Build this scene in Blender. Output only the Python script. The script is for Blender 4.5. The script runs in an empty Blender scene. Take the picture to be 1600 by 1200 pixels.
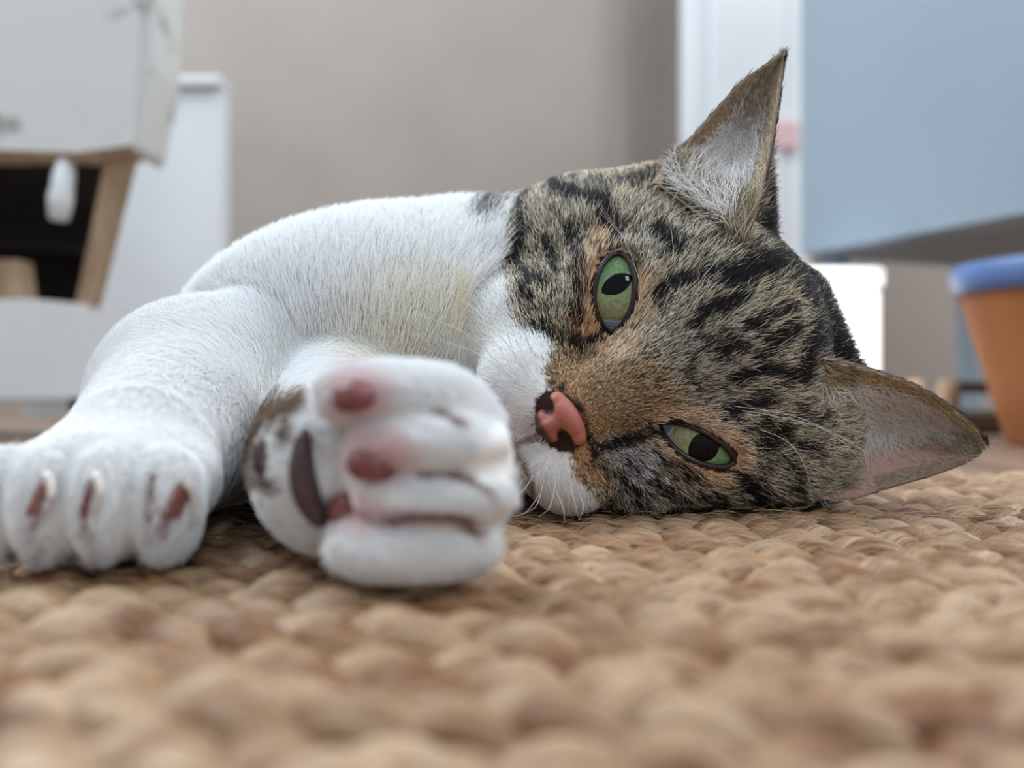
import bpy, math, random
import numpy as np
from mathutils import Vector, Matrix
from mathutils.bvhtree import BVHTree

random.seed(7)
RNG = np.random.default_rng(7)
S = 0.01                      # all modelling below is in centimetres
F = 1386.0                    # focal length in pixels of the 1600x1200 frame
CAMZ = 3.2                    # the phone lies on the rug
scene = bpy.context.scene
COL = scene.collection

# ------------------------------------------------------------------ camera, world, lights, exposure
cam_data = bpy.data.cameras.new('camera')
cam = bpy.data.objects.new('camera', cam_data)
COL.objects.link(cam)
cam.location = (0, 0, CAMZ * S)
cam.rotation_euler = (math.pi / 2, 0, 0)
cam_data.sensor_width = 36.0
cam_data.lens = F / 1600 * 36.0
cam_data.clip_start = 0.005
cam_data.clip_end = 50
cam_data.dof.use_dof = True
cam_data.dof.focus_distance = 0.217
cam_data.dof.aperture_fstop = cam_data.lens / 4.2
scene.camera = cam

world = bpy.data.worlds.new('room_light')
scene.world = world
world.use_nodes = True
world.node_tree.nodes['Background'].inputs[0].default_value = (0.82, 0.91, 1.0, 1)
world.node_tree.nodes['Background'].inputs[1].default_value = 0.36

def area(name, loc, target, sx, sy, power, color):
    l = bpy.data.lights.new(name, 'AREA')
    l.shape = 'RECTANGLE'; l.size = sx * S; l.size_y = sy * S
    l.energy = power; l.color = color
    o = bpy.data.objects.new(name, l); COL.objects.link(o)
    o.location = Vector(loc) * S
    o.rotation_euler = (Vector(target) - Vector(loc)).to_track_quat('-Z', 'Y').to_euler()
    return o
area('side_window_light', (-85, 70, 140), (0, 26, 2), 120, 110, 20.0, (0.81, 0.92, 1.0))
area('right_window_light', (115, 70, 135), (8, 30, 4), 110, 90, 14.5, (0.95, 0.97, 1.0))
area('front_window_light', (60, -120, 118), (2, 22, 4), 24, 36, 3.6, (0.80, 0.91, 1.0))

sb = bpy.data.lights.new('box_spot', 'SPOT'); sb.energy = 260; sb.spot_size = math.radians(4.4); sb.spot_blend = 0.25; sb.shadow_soft_size = 0.02; sb.color = (1.0, 0.97, 0.92)  # added narrow spot that brightens the white storage box
so = bpy.data.objects.new('box_spot', sb); COL.objects.link(so)
so.location = (-0.4, -1.2, 0.9); so.rotation_euler = (Vector((0.304, 0.82, 0.062)) - so.location).to_track_quat('-Z', 'Y').to_euler()
scene.view_settings.view_transform = 'Standard'
scene.view_settings.look = 'None'
scene.view_settings.gamma = 1.0
scene.view_settings.use_curve_mapping = False
scene.view_settings.exposure = 0.74

# ------------------------------------------------------------------ helpers
def lin(c):
    c = np.asarray(c, dtype=np.float64) / 255.0
    return np.where(c <= 0.04045, c / 12.92, ((c + 0.055) / 1.055) ** 2.4)

def rgba(c):
    return tuple(lin(c)) + (1.0,)

def P(px, py, y):
    """the point of the photograph's pixel that lies y cm in front of the lens"""
    return np.array([(px - 800) / F * y, y, CAMZ - (py - 600) / F * y])

def proj(p):
    p = np.asarray(p)
    y = np.maximum(p[..., 1], 0.5)
    return 800 + F * p[..., 0] / y, 600 - F * (p[..., 2] - CAMZ) / y

def new_mat(name, color=(200, 200, 200), rough=0.6, spec=0.3, coat=0.0):
    m = bpy.data.materials.new(name)
    m.use_nodes = True
    b = m.node_tree.nodes['Principled BSDF']
    b.inputs['Base Color'].default_value = rgba(color)
    b.inputs['Roughness'].default_value = rough
    b.inputs['Specular IOR Level'].default_value = spec
    b.inputs['Coat Weight'].default_value = coat
    b.inputs['Coat Roughness'].default_value = 0.03
    return m

def noisy(m, c1, c2, scale, detail=4, bump=0.0, stretch=(1, 1, 1), lo=0.35, hi=0.65, bdist=0.002):
    nt = m.node_tree; b = nt.nodes['Principled BSDF']
    tc = nt.nodes.new('ShaderNodeTexCoord'); mp = nt.nodes.new('ShaderNodeMapping')
    mp.inputs['Scale'].default_value = stretch
    n = nt.nodes.new('ShaderNodeTexNoise'); n.inputs['Scale'].default_value = scale; n.inputs['Detail'].default_value = detail
    r = nt.nodes.new('ShaderNodeValToRGB')
    r.color_ramp.elements[0].position = lo; r.color_ramp.elements[0].color = rgba(c1)
    r.color_ramp.elements[1].position = hi; r.color_ramp.elements[1].color = rgba(c2)
    nt.links.new(tc.outputs['Object'], mp.inputs['Vector']); nt.links.new(mp.outputs['Vector'], n.inputs['Vector'])
    nt.links.new(n.outputs['Fac'], r.inputs['Fac']); nt.links.new(r.outputs['Color'], b.inputs['Base Color'])
    if bump:
        bp = nt.nodes.new('ShaderNodeBump'); bp.inputs['Strength'].default_value = bump; bp.inputs['Distance'].default_value = bdist
        nt.links.new(n.outputs['Fac'], bp.inputs['Height']); nt.links.new(bp.outputs['Normal'], b.inputs['Normal'])
    return m

def mesh_obj(name, verts, faces, mat, parent=None, smooth=True, colors=None):
    """verts in cm, world space"""
    me = bpy.data.meshes.new(name)
    v = np.asarray(verts, dtype=np.float64) * S
    me.from_pydata(v.tolist() if len(v) < 60000 else v, [], faces)
    me.materials.append(mat)
    if smooth:
        me.polygons.foreach_set('use_smooth', np.ones(len(me.polygons), dtype=bool))
    if colors is not None:
        a = me.attributes.new('coat', 'FLOAT_COLOR', 'POINT')
        a.data.foreach_set('color', np.concatenate([colors, np.ones((len(colors), 1))], 1).astype(np.float32).ravel())
    o = bpy.data.objects.new(name, me); COL.objects.link(o)
    if parent:
        o.parent = parent
        o.matrix_parent_inverse = parent.matrix_world.inverted()
    return o

def quads_mesh(name, v, f, mat, parent, colors=None):
    me = bpy.data.meshes.new(name)
    me.vertices.add(len(v)); me.vertices.foreach_set('co', (v * S).astype(np.float32).ravel())
    me.loops.add(f.size); me.loops.foreach_set('vertex_index', f.astype(np.int32).ravel())
    me.polygons.add(len(f)); me.polygons.foreach_set('loop_start', np.arange(0, f.size, 4, dtype=np.int32))
    me.update(calc_edges=True)
    me.polygons.foreach_set('use_smooth', np.ones(len(f), dtype=bool))
    me.materials.append(mat)
    if colors is not None:
        a = me.attributes.new('coat', 'FLOAT_COLOR', 'POINT')
        a.data.foreach_set('color', np.concatenate([colors, np.ones((len(colors), 1))], 1).astype(np.float32).ravel())
    o = bpy.data.objects.new(name, me); COL.objects.link(o)
    o.parent = parent
    o.matrix_parent_inverse = parent.matrix_world.inverted()
    return o

def thing(name, label, cat, loc=(0, 0, 0), group=None):
    o = bpy.data.objects.new(name, None); COL.objects.link(o)
    o.location = Vector(loc) * S
    o['label'] = label; o['category'] = cat
    if group: o['group'] = group
    o.empty_display_size = 0.02
    bpy.context.view_layer.update()
    return o

def structure(o):
    o['kind'] = 'structure'; return o

def box(name, lo, hi, mat, parent=None, bev=0.15, rot=None, origin=None):
    """bevelled box between two corners (cm); rot turns it about the vertical through origin"""
    import bmesh
    bm = bmesh.new(); bmesh.ops.create_cube(bm, size=1)
    lo = Vector(lo); hi = Vector(hi)
    for v in bm.verts:
        v.co = Vector(((lo[i] + hi[i]) / 2 + v.co[i] * (hi[i] - lo[i])) for i in range(3))
    if bev:
        bmesh.ops.bevel(bm, geom=bm.edges[:], offset=bev, segments=2, profile=0.5, affect='EDGES')
    if rot is not None:
        bmesh.ops.rotate(bm, verts=bm.verts, cent=Vector(origin or (0, 0, 0)), matrix=Matrix.Rotation(rot, 3, 'Z'))
    vs = [v.co[:] for v in bm.verts]; fs = [[v.index for v in f.verts] for f in bm.faces]
    bm.verts.index_update(); fs = [[v.index for v in f.verts] for f in bm.faces]
    bm.free()
    return mesh_obj(name, vs, fs, mat, parent, smooth=False)

def prism(name, poly, y0, y1, mat, parent=None):
    """a board: polygon in x,z extruded from depth y0 to y1"""
    n = len(poly)
    vs = [(x, y0, z) for x, z in poly] + [(x, y1, z) for x, z in poly]
    fs = [list(range(n)), list(range(2 * n - 1, n - 1, -1))] + [[i, i + n, (i + 1) % n + n, (i + 1) % n] for i in range(n)]
    return mesh_obj(name, vs, fs, mat, parent, smooth=False)

def lathe(name, prof, cx, cy, mat, parent=None, n=48):
    vs = []; fs = []
    for r, z in prof:
        for i in range(n):
            a = 2 * math.pi * i / n
            vs.append((cx + r * math.cos(a), cy + r * math.sin(a), z))
    for j in range(len(prof) - 1):
        for i in range(n):
            fs.append([j * n + i, j * n + (i + 1) % n, (j + 1) * n + (i + 1) % n, (j + 1) * n + i])
    return mesh_obj(name, vs, fs, mat, parent)

def frames(pts):
    pts = np.asarray(pts, float)
    t = np.gradient(pts, axis=0); t /= np.linalg.norm(t, axis=1, keepdims=True) + 1e-9
    ref = np.array([0.1, 0.3, 1.0]); b = np.cross(t, ref); b /= np.linalg.norm(b, axis=1, keepdims=True) + 1e-9
    return t, b, np.cross(b, t)

def tube(pts, radii, sides=6):
    pts = np.asarray(pts, float); radii = np.asarray(radii, float)
    t, b, n = frames(pts)
    a = np.arange(sides) / sides * 2 * np.pi
    v = pts[:, None, :] + radii[:, None, None] * (np.cos(a)[None, :, None] * b[:, None, :] + np.sin(a)[None, :, None] * n[:, None, :])
    v = v.reshape(-1, 3); fs = []
    m = len(pts)
    for j in range(m - 1):
        for i in range(sides):
            fs.append([j * sides + i, j * sides + (i + 1) % sides, (j + 1) * sides + (i + 1) % sides, (j + 1) * sides + i])
    fs.append(list(range(sides))[::-1]); fs.append([(m - 1) * sides + i for i in range(sides)])
    return v, fs

def spline(pts, n):
    """Catmull-Rom through pts"""
    pts = np.asarray(pts, float)
    p = np.vstack([2 * pts[0] - pts[1], pts, 2 * pts[-1] - pts[-2]])
    m = len(pts) - 1
    u = np.linspace(0, m, n); i = np.minimum(u.astype(int), m - 1); t = (u - i)[:, None]
    a, b, c, d = p[i], p[i + 1], p[i + 2], p[i + 3]
    return 0.5 * (2 * b + (c - a) * t + (2 * a - 5 * b + 4 * c - d) * t ** 2 + (3 * b - a - 3 * c + d) * t ** 3)

# ------------------------------------------------------------------ the room
wall_m = noisy(new_mat('taupe_wall_paint', rough=0.85, spec=0.1), (164, 154, 146), (170, 160, 152), 6)
white_m = noisy(new_mat('white_gloss_paint', rough=0.45), (222, 225, 228), (232, 234, 236), 5)
FLOOR_Z = -1.15

plank_m = noisy(new_mat('brown_floor_boards', rough=0.4, spec=0.4), (112, 88, 72), (158, 132, 112), 30, 6, 0.1, (1, 0.08, 1))
floor = structure(mesh_obj('floor', [(-220, -60, FLOOR_Z - 0.4), (220, -60, FLOOR_Z - 0.4), (220, 200, FLOOR_Z - 0.4), (-220, 200, FLOOR_Z - 0.4)], [[0, 1, 2, 3]], new_mat('floor_gap', (50, 38, 30)), smooth=False))
for i in range(24):                                   # boards run away from the lens, each a part
    x0 = -168 + i * 14
    b = box('floorboard', (x0 + 0.1, -60, FLOOR_Z - 0.4), (x0 + 13.9, 199, FLOOR_Z), plank_m, floor, 0.08)

wb = structure(box('wall_back', (-220, 135, FLOOR_Z), (18, 145, 200), wall_m, bev=0))
structure(box('wall_right', (18, 150, FLOOR_Z), (220, 160, 200), wall_m, bev=0))
structure(box('wall_return_1', (17.5, 132.0, FLOOR_Z), (25.4, 150.1, 200), noisy(new_mat('shaded_return_paint', rough=0.8), (128, 117, 110), (134, 123, 116), 6), bev=0.3))  # wall return; its shade is painted in as a darker taupe
d1 = structure(box('door_1', (25.0, 128, FLOOR_Z), (43, 133, 205), white_m, bev=0.4))
box('door_panel', (28.5, 127.3, 2), (39, 128.2, 110), white_m, d1, 0.4)
box('red_strip', (37.0, 127.0, 37.0), (41.0, 128.05, 41.0), new_mat('faded_red_label', (222, 186, 188), 0.6), d1, 0.1)

# ------------------------------------------------------------------ left: white furniture
old_white = noisy(new_mat('distressed_white_paint', rough=0.7), (150, 148, 142), (222, 224, 222), 22, 8, 0.25, (1, 1, 1.6), 0.30, 0.44)
bare_wood = noisy(new_mat('bare_tan_wood', rough=0.7), (138, 112, 88), (172, 146, 120), 12, 5, 0.1, (6, 1, 1))
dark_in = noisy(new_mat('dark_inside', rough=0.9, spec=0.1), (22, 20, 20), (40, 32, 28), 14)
Y0 = 70.0
bench = thing('sideboard', 'distressed white wooden sideboard with a dark open bay at the left edge', 'furniture', (-45, 76, FLOOR_Z))
def q(px, py, y=Y0):
    p = P(px, py, y); return (p[0], p[2])
prism('front_board', [q(-420, -300), q(222, -300), q(217, 0), q(212, 120), q(206, 226), q(120, 238), q(0, 234), q(-420, 234)], 70, 71.6, old_white, bench)
prism('board_edge', [q(217, -300), q(244, -300), q(236, 100), q(212, 225), q(202, 236), q(200, 226), q(206, 120)], 70.4, 76, old_white, bench)
prism('bottom_edge', [q(-420, 229), q(0, 229), q(120, 233), q(204, 226), q(206, 240), q(160, 247), q(0, 246), q(-420, 246)], 70.3, 72.5, bare_wood, bench)
prism('slanted_side', [q(160, 243), q(203, 238), q(143, 476), q(112, 476)], 70.6, 71.6, bare_wood, bench)
prism('inner_post', [q(-40, 400), q(8, 400), q(18, 476), q(-40, 476)], 72, 74, bare_wood, bench)
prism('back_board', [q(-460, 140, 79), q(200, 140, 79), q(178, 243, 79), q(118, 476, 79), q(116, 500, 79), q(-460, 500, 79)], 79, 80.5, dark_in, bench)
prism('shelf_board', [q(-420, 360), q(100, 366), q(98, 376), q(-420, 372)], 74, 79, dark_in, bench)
prism('lower_rail', [q(-420, 472), q(60, 468), q(136, 476), q(142, 560), q(142, 622), q(-420, 622)], 69.5, 80, white_m, bench)
for xx in (-58, -36.0):
    box('foot', (xx, 72, FLOOR_Z), (xx + 2.5, 77, 2.2), dark_in, bench, 0.1)
v, f = tube([P(104, 252, 71), P(100, 275, 70.6), P(95, 310, 70.2), P(92, 342, 70)], [0.75, 0.85, 0.95, 0.75], 12)
mesh_obj('pull_tab', v, f, white_m, bench)

cup = thing('white_panel', 'plain low white panel standing before the taupe wall behind the sideboard', 'panel', (-45, 118, FLOOR_Z))
box('panel_board', (-64, 112, 3), (P(346, 0, 112)[0], 115.5, P(0, 122, 112)[2] - 1.2), white_m, cup, 0.4)
box('top_strip', (-65, 111, P(0, 122, 112)[2] - 1.2), (P(348, 0, 112)[0], 115.8, P(0, 122, 112)[2]), white_m, cup, 0.3)
box('plinth', (-63, 114, FLOOR_Z), (P(346, 0, 112)[0] - 1, 115, 3.2), white_m, cup, 0.2)

# ------------------------------------------------------------------ right: blue cabinet, white box, pot, stool
blue_m = noisy(new_mat('blue_grey_paint', rough=0.5), (146, 160, 173), (153, 167, 180), 3)
grey_m = new_mat('unpainted_grey_underside', (158, 170, 180), 0.8)
cab = thing('cabinet', 'blue grey cabinet raised on legs at the right edge', 'cabinet', (44, 92, FLOOR_Z))
e = np.array([10.6, -23.3]) / 25.6; dp = np.array([23.3, 10.6]) / 25.6; c0 = np.array([30.8, 95.0])
def slab(name, a0, a1, b0, b1, z0, z1, mat, par):
    q4 = [c0 + e * a0 + dp * b0, c0 + e * a1 + dp * b0, c0 + e * a1 + dp * b1, c0 + e * a0 + dp * b1]
    vs = [(p[0], p[1], z0) for p in q4] + [(p[0], p[1], z1) for p in q4]
    return mesh_obj(name, vs, [[0, 1, 2, 3], [7, 6, 5, 4], [0, 4, 5, 1], [1, 5, 6, 2], [2, 6, 7, 3], [3, 7, 4, 0]], mat, par, smooth=False)
slab('carcass', 0, 46, 0.6, 25, 17.4, 78, blue_m, cab)
slab('underside_panel', 0.3, 45.7, 0.9, 24.8, 16.9, 17.4, grey_m, cab)
slab('door', 0.2, 45.8, 0, 0.6, 17.0, 77.5, blue_m, cab)
for a0, b0 in ((1, 2), (43, 2), (1, 22.6), (43, 22)):
    slab('leg', a0, a0 + 2, b0, b0 + 2, FLOOR_Z, 16.9, blue_m, cab)

bx = thing('storage_box', 'bright white storage box with lid under the blue cabinet', 'box', (31, 82, FLOOR_Z))
bright = new_mat('bright_white_plastic', (250, 250, 250), 0.4)
x0 = P(1255, 0, 82)[0] - 4; x1 = P(1386, 0, 82)[0]; zt = P(0, 416, 82)[2]
box('box_body', (x0 + .3, 82.3, FLOOR_Z), (x1 - .3, 91, zt - 2), bright, bx, 0.5)
box('lid', (x0, 82, zt - 2), (x1, 91.3, zt), bright, bx, 0.5)

pot = thing('plant_pot', 'tapered orange terracotta pot with a blue band round its rim', 'pot', (39.5, 62, FLOOR_Z))
terra = noisy(new_mat('terracotta', rough=0.7), (176, 112, 70), (196, 132, 88), 18, 5, 0.1)
blue_rim = new_mat('blue_glaze', (92, 120, 172), 0.35, 0.5)
lathe('pot_wall', [(0.1, FLOOR_Z), (4.1, FLOOR_Z), (4.4, FLOOR_Z + .3), (7.5, 9.7), (7.6, 10.0), (7.0, 10.1), (6.8, 9.4), (3.8, 0.4), (0.1, 0.3)], 39.5, 62, terra, pot)
lathe('rim', [(7.5, 9.5), (7.85, 9.6), (8.0, 10.4), (8.05, 11.3), (7.8, 11.6), (7.4, 11.4), (7.2, 9.8)], 39.5, 62, blue_rim, pot)
lathe('soil', [(0.05, 9.4), (6.9, 9.3)], 39.5, 62, new_mat('dark_soil', (48, 36, 28), 0.9), pot)

stool = thing('stool', 'small tan wooden footstool with turned legs behind the orange pot', 'stool', (37, 80, FLOOR_Z))
stool_m = noisy(new_mat('stool_wood', rough=0.6), (170, 140, 112), (196, 168, 140), 10, 5, 0.05, (1, 1, 6))
dk_wood = noisy(new_mat('dark_stool_wood', rough=0.6), (74, 54, 42), (100, 76, 60), 10, 5)
sx = P(1482, 0, 78)[0]
for (lx, ly, n) in ((sx, 78, 0), (sx + 10, 77, 0), (sx + 1, 87, 1), (sx + 11, 86, 1)):
    lathe('leg', [(0.05, FLOOR_Z), (.75, FLOOR_Z), (.8, -.6), (.55, 0), (.95, 1.2), (1.0, 2.4), (.75, 3.6), (.05, 3.6)], lx, ly, stool_m, stool, 16)
box('seat', (sx - 1.4, 76, -0.9), (sx + 12.4, 88.4, 0.6), dk_wood, stool, 0.2)
box('side_rail', (sx + 0.5, 77.4, 2.4), (sx + 9.5, 78.4, 3.4), dk_wood, stool, 0.1)

# ------------------------------------------------------------------ jute rug: rows of plaits, three strands to a row
def jute_material():
    m = new_mat('jute_fibre', rough=0.5, spec=0.35)
    nt = m.node_tree; b = nt.nodes['Principled BSDF']
    uv = nt.nodes.new('ShaderNodeAttribute'); uv.attribute_name = 'lay'
    oi = nt.nodes.new('ShaderNodeObjectInfo')
    add = nt.nodes.new('ShaderNodeVectorMath'); add.operation = 'ADD'
    off = nt.nodes.new('ShaderNodeVectorMath'); off.operation = 'SCALE'; off.inputs[0].default_value = (7, 11, 13)
    nt.links.new(oi.outputs['Random'], off.inputs['Scale'])
    nt.links.new(uv.outputs['Vector'], add.inputs[0]); nt.links.new(off.outputs['Vector'], add.inputs[1])
    fine = nt.nodes.new('ShaderNodeMapping'); fine.inputs['Scale'].default_value = (0.5, 9.0, 9.0)
    nf = nt.nodes.new('ShaderNodeTexNoise'); nf.inputs['Scale'].default_value = 1.6; nf.inputs['Detail'].default_value = 5
    wide = nt.nodes.new('ShaderNodeMapping'); wide.inputs['Scale'].default_value = (0.55, 0.5, 0.5)
    nw = nt.nodes.new('ShaderNodeTexNoise'); nw.inputs['Scale'].default_value = 1.3; nw.inputs['Detail'].default_value = 3
    for a, n in ((fine, nf), (wide, nw)):
        nt.links.new(add.outputs['Vector'], a.inputs['Vector']); nt.links.new(a.outputs['Vector'], n.inputs['Vector'])
    r1 = nt.nodes.new('ShaderNodeValToRGB'); e0, e1 = r1.color_ramp.elements
    e0.position = 0.36; e0.color = rgba((128, 86, 54)); e1.position = 0.60; e1.color = rgba((190, 162, 132))
    r2 = nt.nodes.new('ShaderNodeValToRGB'); e0, e1 = r2.color_ramp.elements
    e0.position = 0.32; e0.color = rgba((178, 150, 124)); e1.position = 0.56; e1.color = rgba((255, 255, 255))
    mx = nt.nodes.new('ShaderNodeMix'); mx.data_type = 'RGBA'; mx.blend_type = 'MULTIPLY'; mx.inputs['Factor'].default_value = 1.0
    nt.links.new(nw.outputs['Fac'], r1.inputs['Fac']); nt.links.new(nf.outputs['Fac'], r2.inputs['Fac'])
    nt.links.new(r1.outputs['Color'], mx.inputs['A']); nt.links.new(r2.outputs['Color'], mx.inputs['B'])
    nt.links.new(mx.outputs['Result'], b.inputs['Base Color'])
    bp = nt.nodes.new('ShaderNodeBump'); bp.inputs['Strength'].default_value = 0.7; bp.inputs['Distance'].default_value = 0.0006
    nt.links.new(nf.outputs['Fac'], bp.inputs['Height']); nt.links.new(bp.outputs['Normal'], b.inputs['Normal'])
    return m
jute = jute_material()
PITCH = 1.38; LP = 3.7; A_, B_ = 0.38, 0.21; RW, RH = 0.40, 0.33
RUG_X0, RUG_X1 = -32.0, 32.0
def strand_mesh(name, phase, seed, x0, x1):
    rg = np.random.default_rng(seed)
    n = int((x1 - x0) / 0.16); t = np.linspace(x0, x1, n)
    w = 2 * np.pi * (t + 0.25 * np.sin(t * 0.31 + seed)) / LP + phase
    lump = np.interp(t, np.linspace(x0, x1, 60), rg.uniform(-1, 1, 60))
    c = np.stack([t, A_ * np.sin(w), B_ * np.sin(2 * w) + 0.03 * lump], 1)
    tg = np.gradient(c, axis=0); tg /= np.linalg.norm(tg, axis=1, keepdims=True)
    up = np.array([0, 0, 1.0]); b = np.cross(up, tg); b /= np.linalg.norm(b, axis=1, keepdims=True); nn = np.cross(tg, b)
    sides = 12; a = np.arange(sides) / sides * 2 * np.pi
    size = 1 + 0.12 * lump
    rr = 1 + 0.05 * np.sin(a[None] * 3 + t[:, None] * 4)           # twisted bundle
    v = c[:, None] + (RW * size)[:, None, None] * (rr * np.cos(a))[..., None] * b[:, None] + (RH * size)[:, None, None] * (rr * np.sin(a))[..., None] * nn[:, None]
    v = v.reshape(-1, 3)
    j, i = np.meshgrid(np.arange(n - 1), np.arange(sides), indexing='ij')
    f = np.stack([j * sides + i, (j + 1) * sides + i, (j + 1) * sides + (i + 1) % sides, j * sides + (i + 1) % sides], -1).reshape(-1, 4)
    me = bpy.data.meshes.new(name)
    me.vertices.add(len(v)); me.vertices.foreach_set('co', (v * S).astype(np.float32).ravel())
    me.loops.add(f.size); me.loops.foreach_set('vertex_index', f[:, ::-1].astype(np.int32).ravel())
    me.polygons.add(len(f)); me.polygons.foreach_set('loop_start', np.arange(0, f.size, 4, dtype=np.int32))
    me.update(calc_edges=True); me.polygons.foreach_set('use_smooth', np.ones(len(f), dtype=bool))
    me.materials.append(jute)
    at = me.attributes.new('lay', 'FLOAT_VECTOR', 'POINT')
    tw = a[None] + t[:, None] * 0.55
    lay = np.stack([np.repeat(t[:, None], sides, 1), np.cos(tw) * 0.5, np.sin(tw) * 0.5], -1) + np.array([0, phase * 3, seed * 1.7])
    at.data.foreach_set('vector', lay.astype(np.float32).ravel())
    return me
rug = thing('rug', 'natural jute rug of plaited rows lying under the cat', 'rug', (0, 18, FLOOR_Z))
strands = {(k, s): strand_mesh('strand', 2 * np.pi * k / 3, 10 * s + k, RUG_X0 - 2, RUG_X1 + 2) for k in range(3) for s in range(3)}
N_ROWS = 24; ROW0 = 1.2
ZC = -(B_ + RH) - 0.03
rug_rows = []
for r in range(N_ROWS):
    y = ROW0 + r * PITCH
    shift = random.uniform(-1.6, 1.6); dz = random.uniform(-0.05, 0.05)
    rug_rows.append((y, shift, dz))
    for k in range(3):
        o = bpy.data.objects.new('strand', strands[(k, r % 3)]); COL.objects.link(o)
        o.location = Vector((shift, y, ZC + dz)) * S
        o.rotation_euler = (0, 0, -0.035)
        o.parent = rug; o.matrix_parent_inverse = rug.matrix_world.inverted()
RUG_FAR = ROW0 + (N_ROWS - 1) * PITCH
o = box('binding', (RUG_X0, RUG_FAR + 0.75, FLOOR_Z), (RUG_X1, RUG_FAR + 1.6, -0.30), new_mat('grey_cotton_binding', (176, 168, 168), 0.8), rug, 0.25, -0.035, (0, 0, 0))
box('backing', (RUG_X0, ROW0 - .5, FLOOR_Z), (RUG_X1, RUG_FAR + 0.9, FLOOR_Z + 0.28), new_mat('jute_backing', (140, 108, 78), 0.9), rug, 0.05, -0.035, (0, 0, 0))

# ------------------------------------------------------------------ the cat: head frame
EYE_PX = (1025.0, 574.0); YE = 21.6
CAMP = np.array([0, 0, CAMZ])
O = P(*EYE_PX, YE)
DIST = np.linalg.norm(O - CAMP)
W_ = (CAMP - O) / DIST
right = np.array([1.0, 0, 0]); right -= W_ * right.dot(W_); right /= np.linalg.norm(right)
upv = np.cross(W_, right)
U_ = 0.879 * right + 0.477 * upv           # towards the crown (right and up in the picture)
V_ = 0.477 * right - 0.879 * upv           # towards the lower ear
U_ /= np.linalg.norm(U_); V_ /= np.linalg.norm(V_)
R_ = np.stack([U_, V_, W_], 0)             # world -> head

def H(u, v, w):
    return O + u * U_ + v * V_ + w * W_
def to_head(p):
    return (np.asarray(p) - O) @ R_.T
def ray_at_w(px, py, w):
    d = P(px, py, 1.0) - CAMP
    t = (w - (CAMP - O) @ W_) / (d @ W_)
    return CAMP + d * t

# ---- signed distance pieces
def smin(a, b, k):
    h = np.clip(0.5 + 0.5 * (b - a) / k, 0, 1)
    return b + (a - b) * h - k * h * (1 - h)
def smax(a, b, k):
    return -smin(-a, -b, k)
def ell(p, c, r, R=None):
    q_ = p - np.asarray(c, np.float32)
    if R is not None: q_ = q_ @ np.asarray(R, np.float32).T
    r = np.asarray(r, np.float32)
    k0 = np.sqrt(((q_ / r) ** 2).sum(1)); k1 = np.sqrt(((q_ / (r * r)) ** 2).sum(1)) + 1e-6
    return k0 * (k0 - 1) / k1
def cap(p, a, b, ra, rb):
    a = np.asarray(a, np.float32); b = np.asarray(b, np.float32)
    ba = b - a; t = np.clip(((p - a) @ ba) / (ba @ ba), 0, 1)
    return np.sqrt(((p - a - t[:, None] * ba) ** 2).sum(1)) - (ra + (rb - ra) * t)

# ---- eyes (head frame)
EYE_R = 1.25
EYES = []
for s in (-1, 1):                           # -1 upper, +1 lower in the picture
    c = np.array([-0.02, s * 2.08, -1.12])
    a = np.array([0.56, s * 0.83]); a /= np.linalg.norm(a)
    b = np.array([0.83, -s * 0.56]); b /= np.linalg.norm(b)   # towards the crown
    EYES.append(dict(s=s, c=c, a=a, b=b, L=1.02, hu=0.50 if s < 0 else 0.33, hl=0.50 if s < 0 else 0.40))
def lid_half(e_, x, up, grow=0.0):
    """half height of the lid opening at x along the eye: pointed at the inner corner, round at the outer"""
    L = e_['L'] + grow; h = (e_['hu'] if up else e_['hl']) + grow
    r = np.clip(np.abs(x) / L, 0, 1)
    ro = np.sqrt(np.maximum(1 - r ** 2, 0)); ri = 1 - r ** 2.1
    return h * np.where(x > 0, ro * 0.85 + ri * 0.15, ri * 0.72 + ro * 0.28)
def almond(e_, u, v, grow=0.0):
    """signed distance (2-D, nearly) to the lid opening, negative inside"""
    du = u - e_['c'][0]; dv = v - e_['c'][1]
    x = du * e_['a'][0] + dv * e_['a'][1]; y = du * e_['b'][0] + dv * e_['b'][1]
    L = e_['L'] + grow
    xc = np.clip(x, -L, L)
    dy = np.where(y > 0, y - lid_half(e_, xc, True, grow), -y - lid_half(e_, xc, False, grow))
    st = np.clip(1 - 0.5 * np.abs(xc) / L, 0.5, 1)
    return np.where(np.abs(x) > L, np.hypot(np.abs(x) - L, y), dy * st)
def almond_outline(e_, n=40):
    x = e_['L'] * -np.cos(np.linspace(0, np.pi, n))
    yu = lid_half(e_, x, True); yl = -lid_half(e_, x, False)
    xs = np.concatenate([x, x[::-1][1:-1]]); ys = np.concatenate([yu, yl[::-1][1:-1]])
    return e_['c'][None, :2] + xs[:, None] * e_['a'] + ys[:, None] * e_['b']

TOES_L = [(-9.0, 15.7, 1.05), (-8.0, 15.4, 1.12), (-7.04, 15.4, 1.12), (-6.12, 15.7, 1.05)]
TOES_R = [(-1.95, 14.35, 3.02, 1.25, .95, .56), (-1.30, 14.0, 2.28, 1.3, .95, .50), (-1.22, 14.0, 1.45, 1.25, .95, .48), (-1.60, 14.2, 0.62, 1.4, 1.0, .60)]

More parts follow.
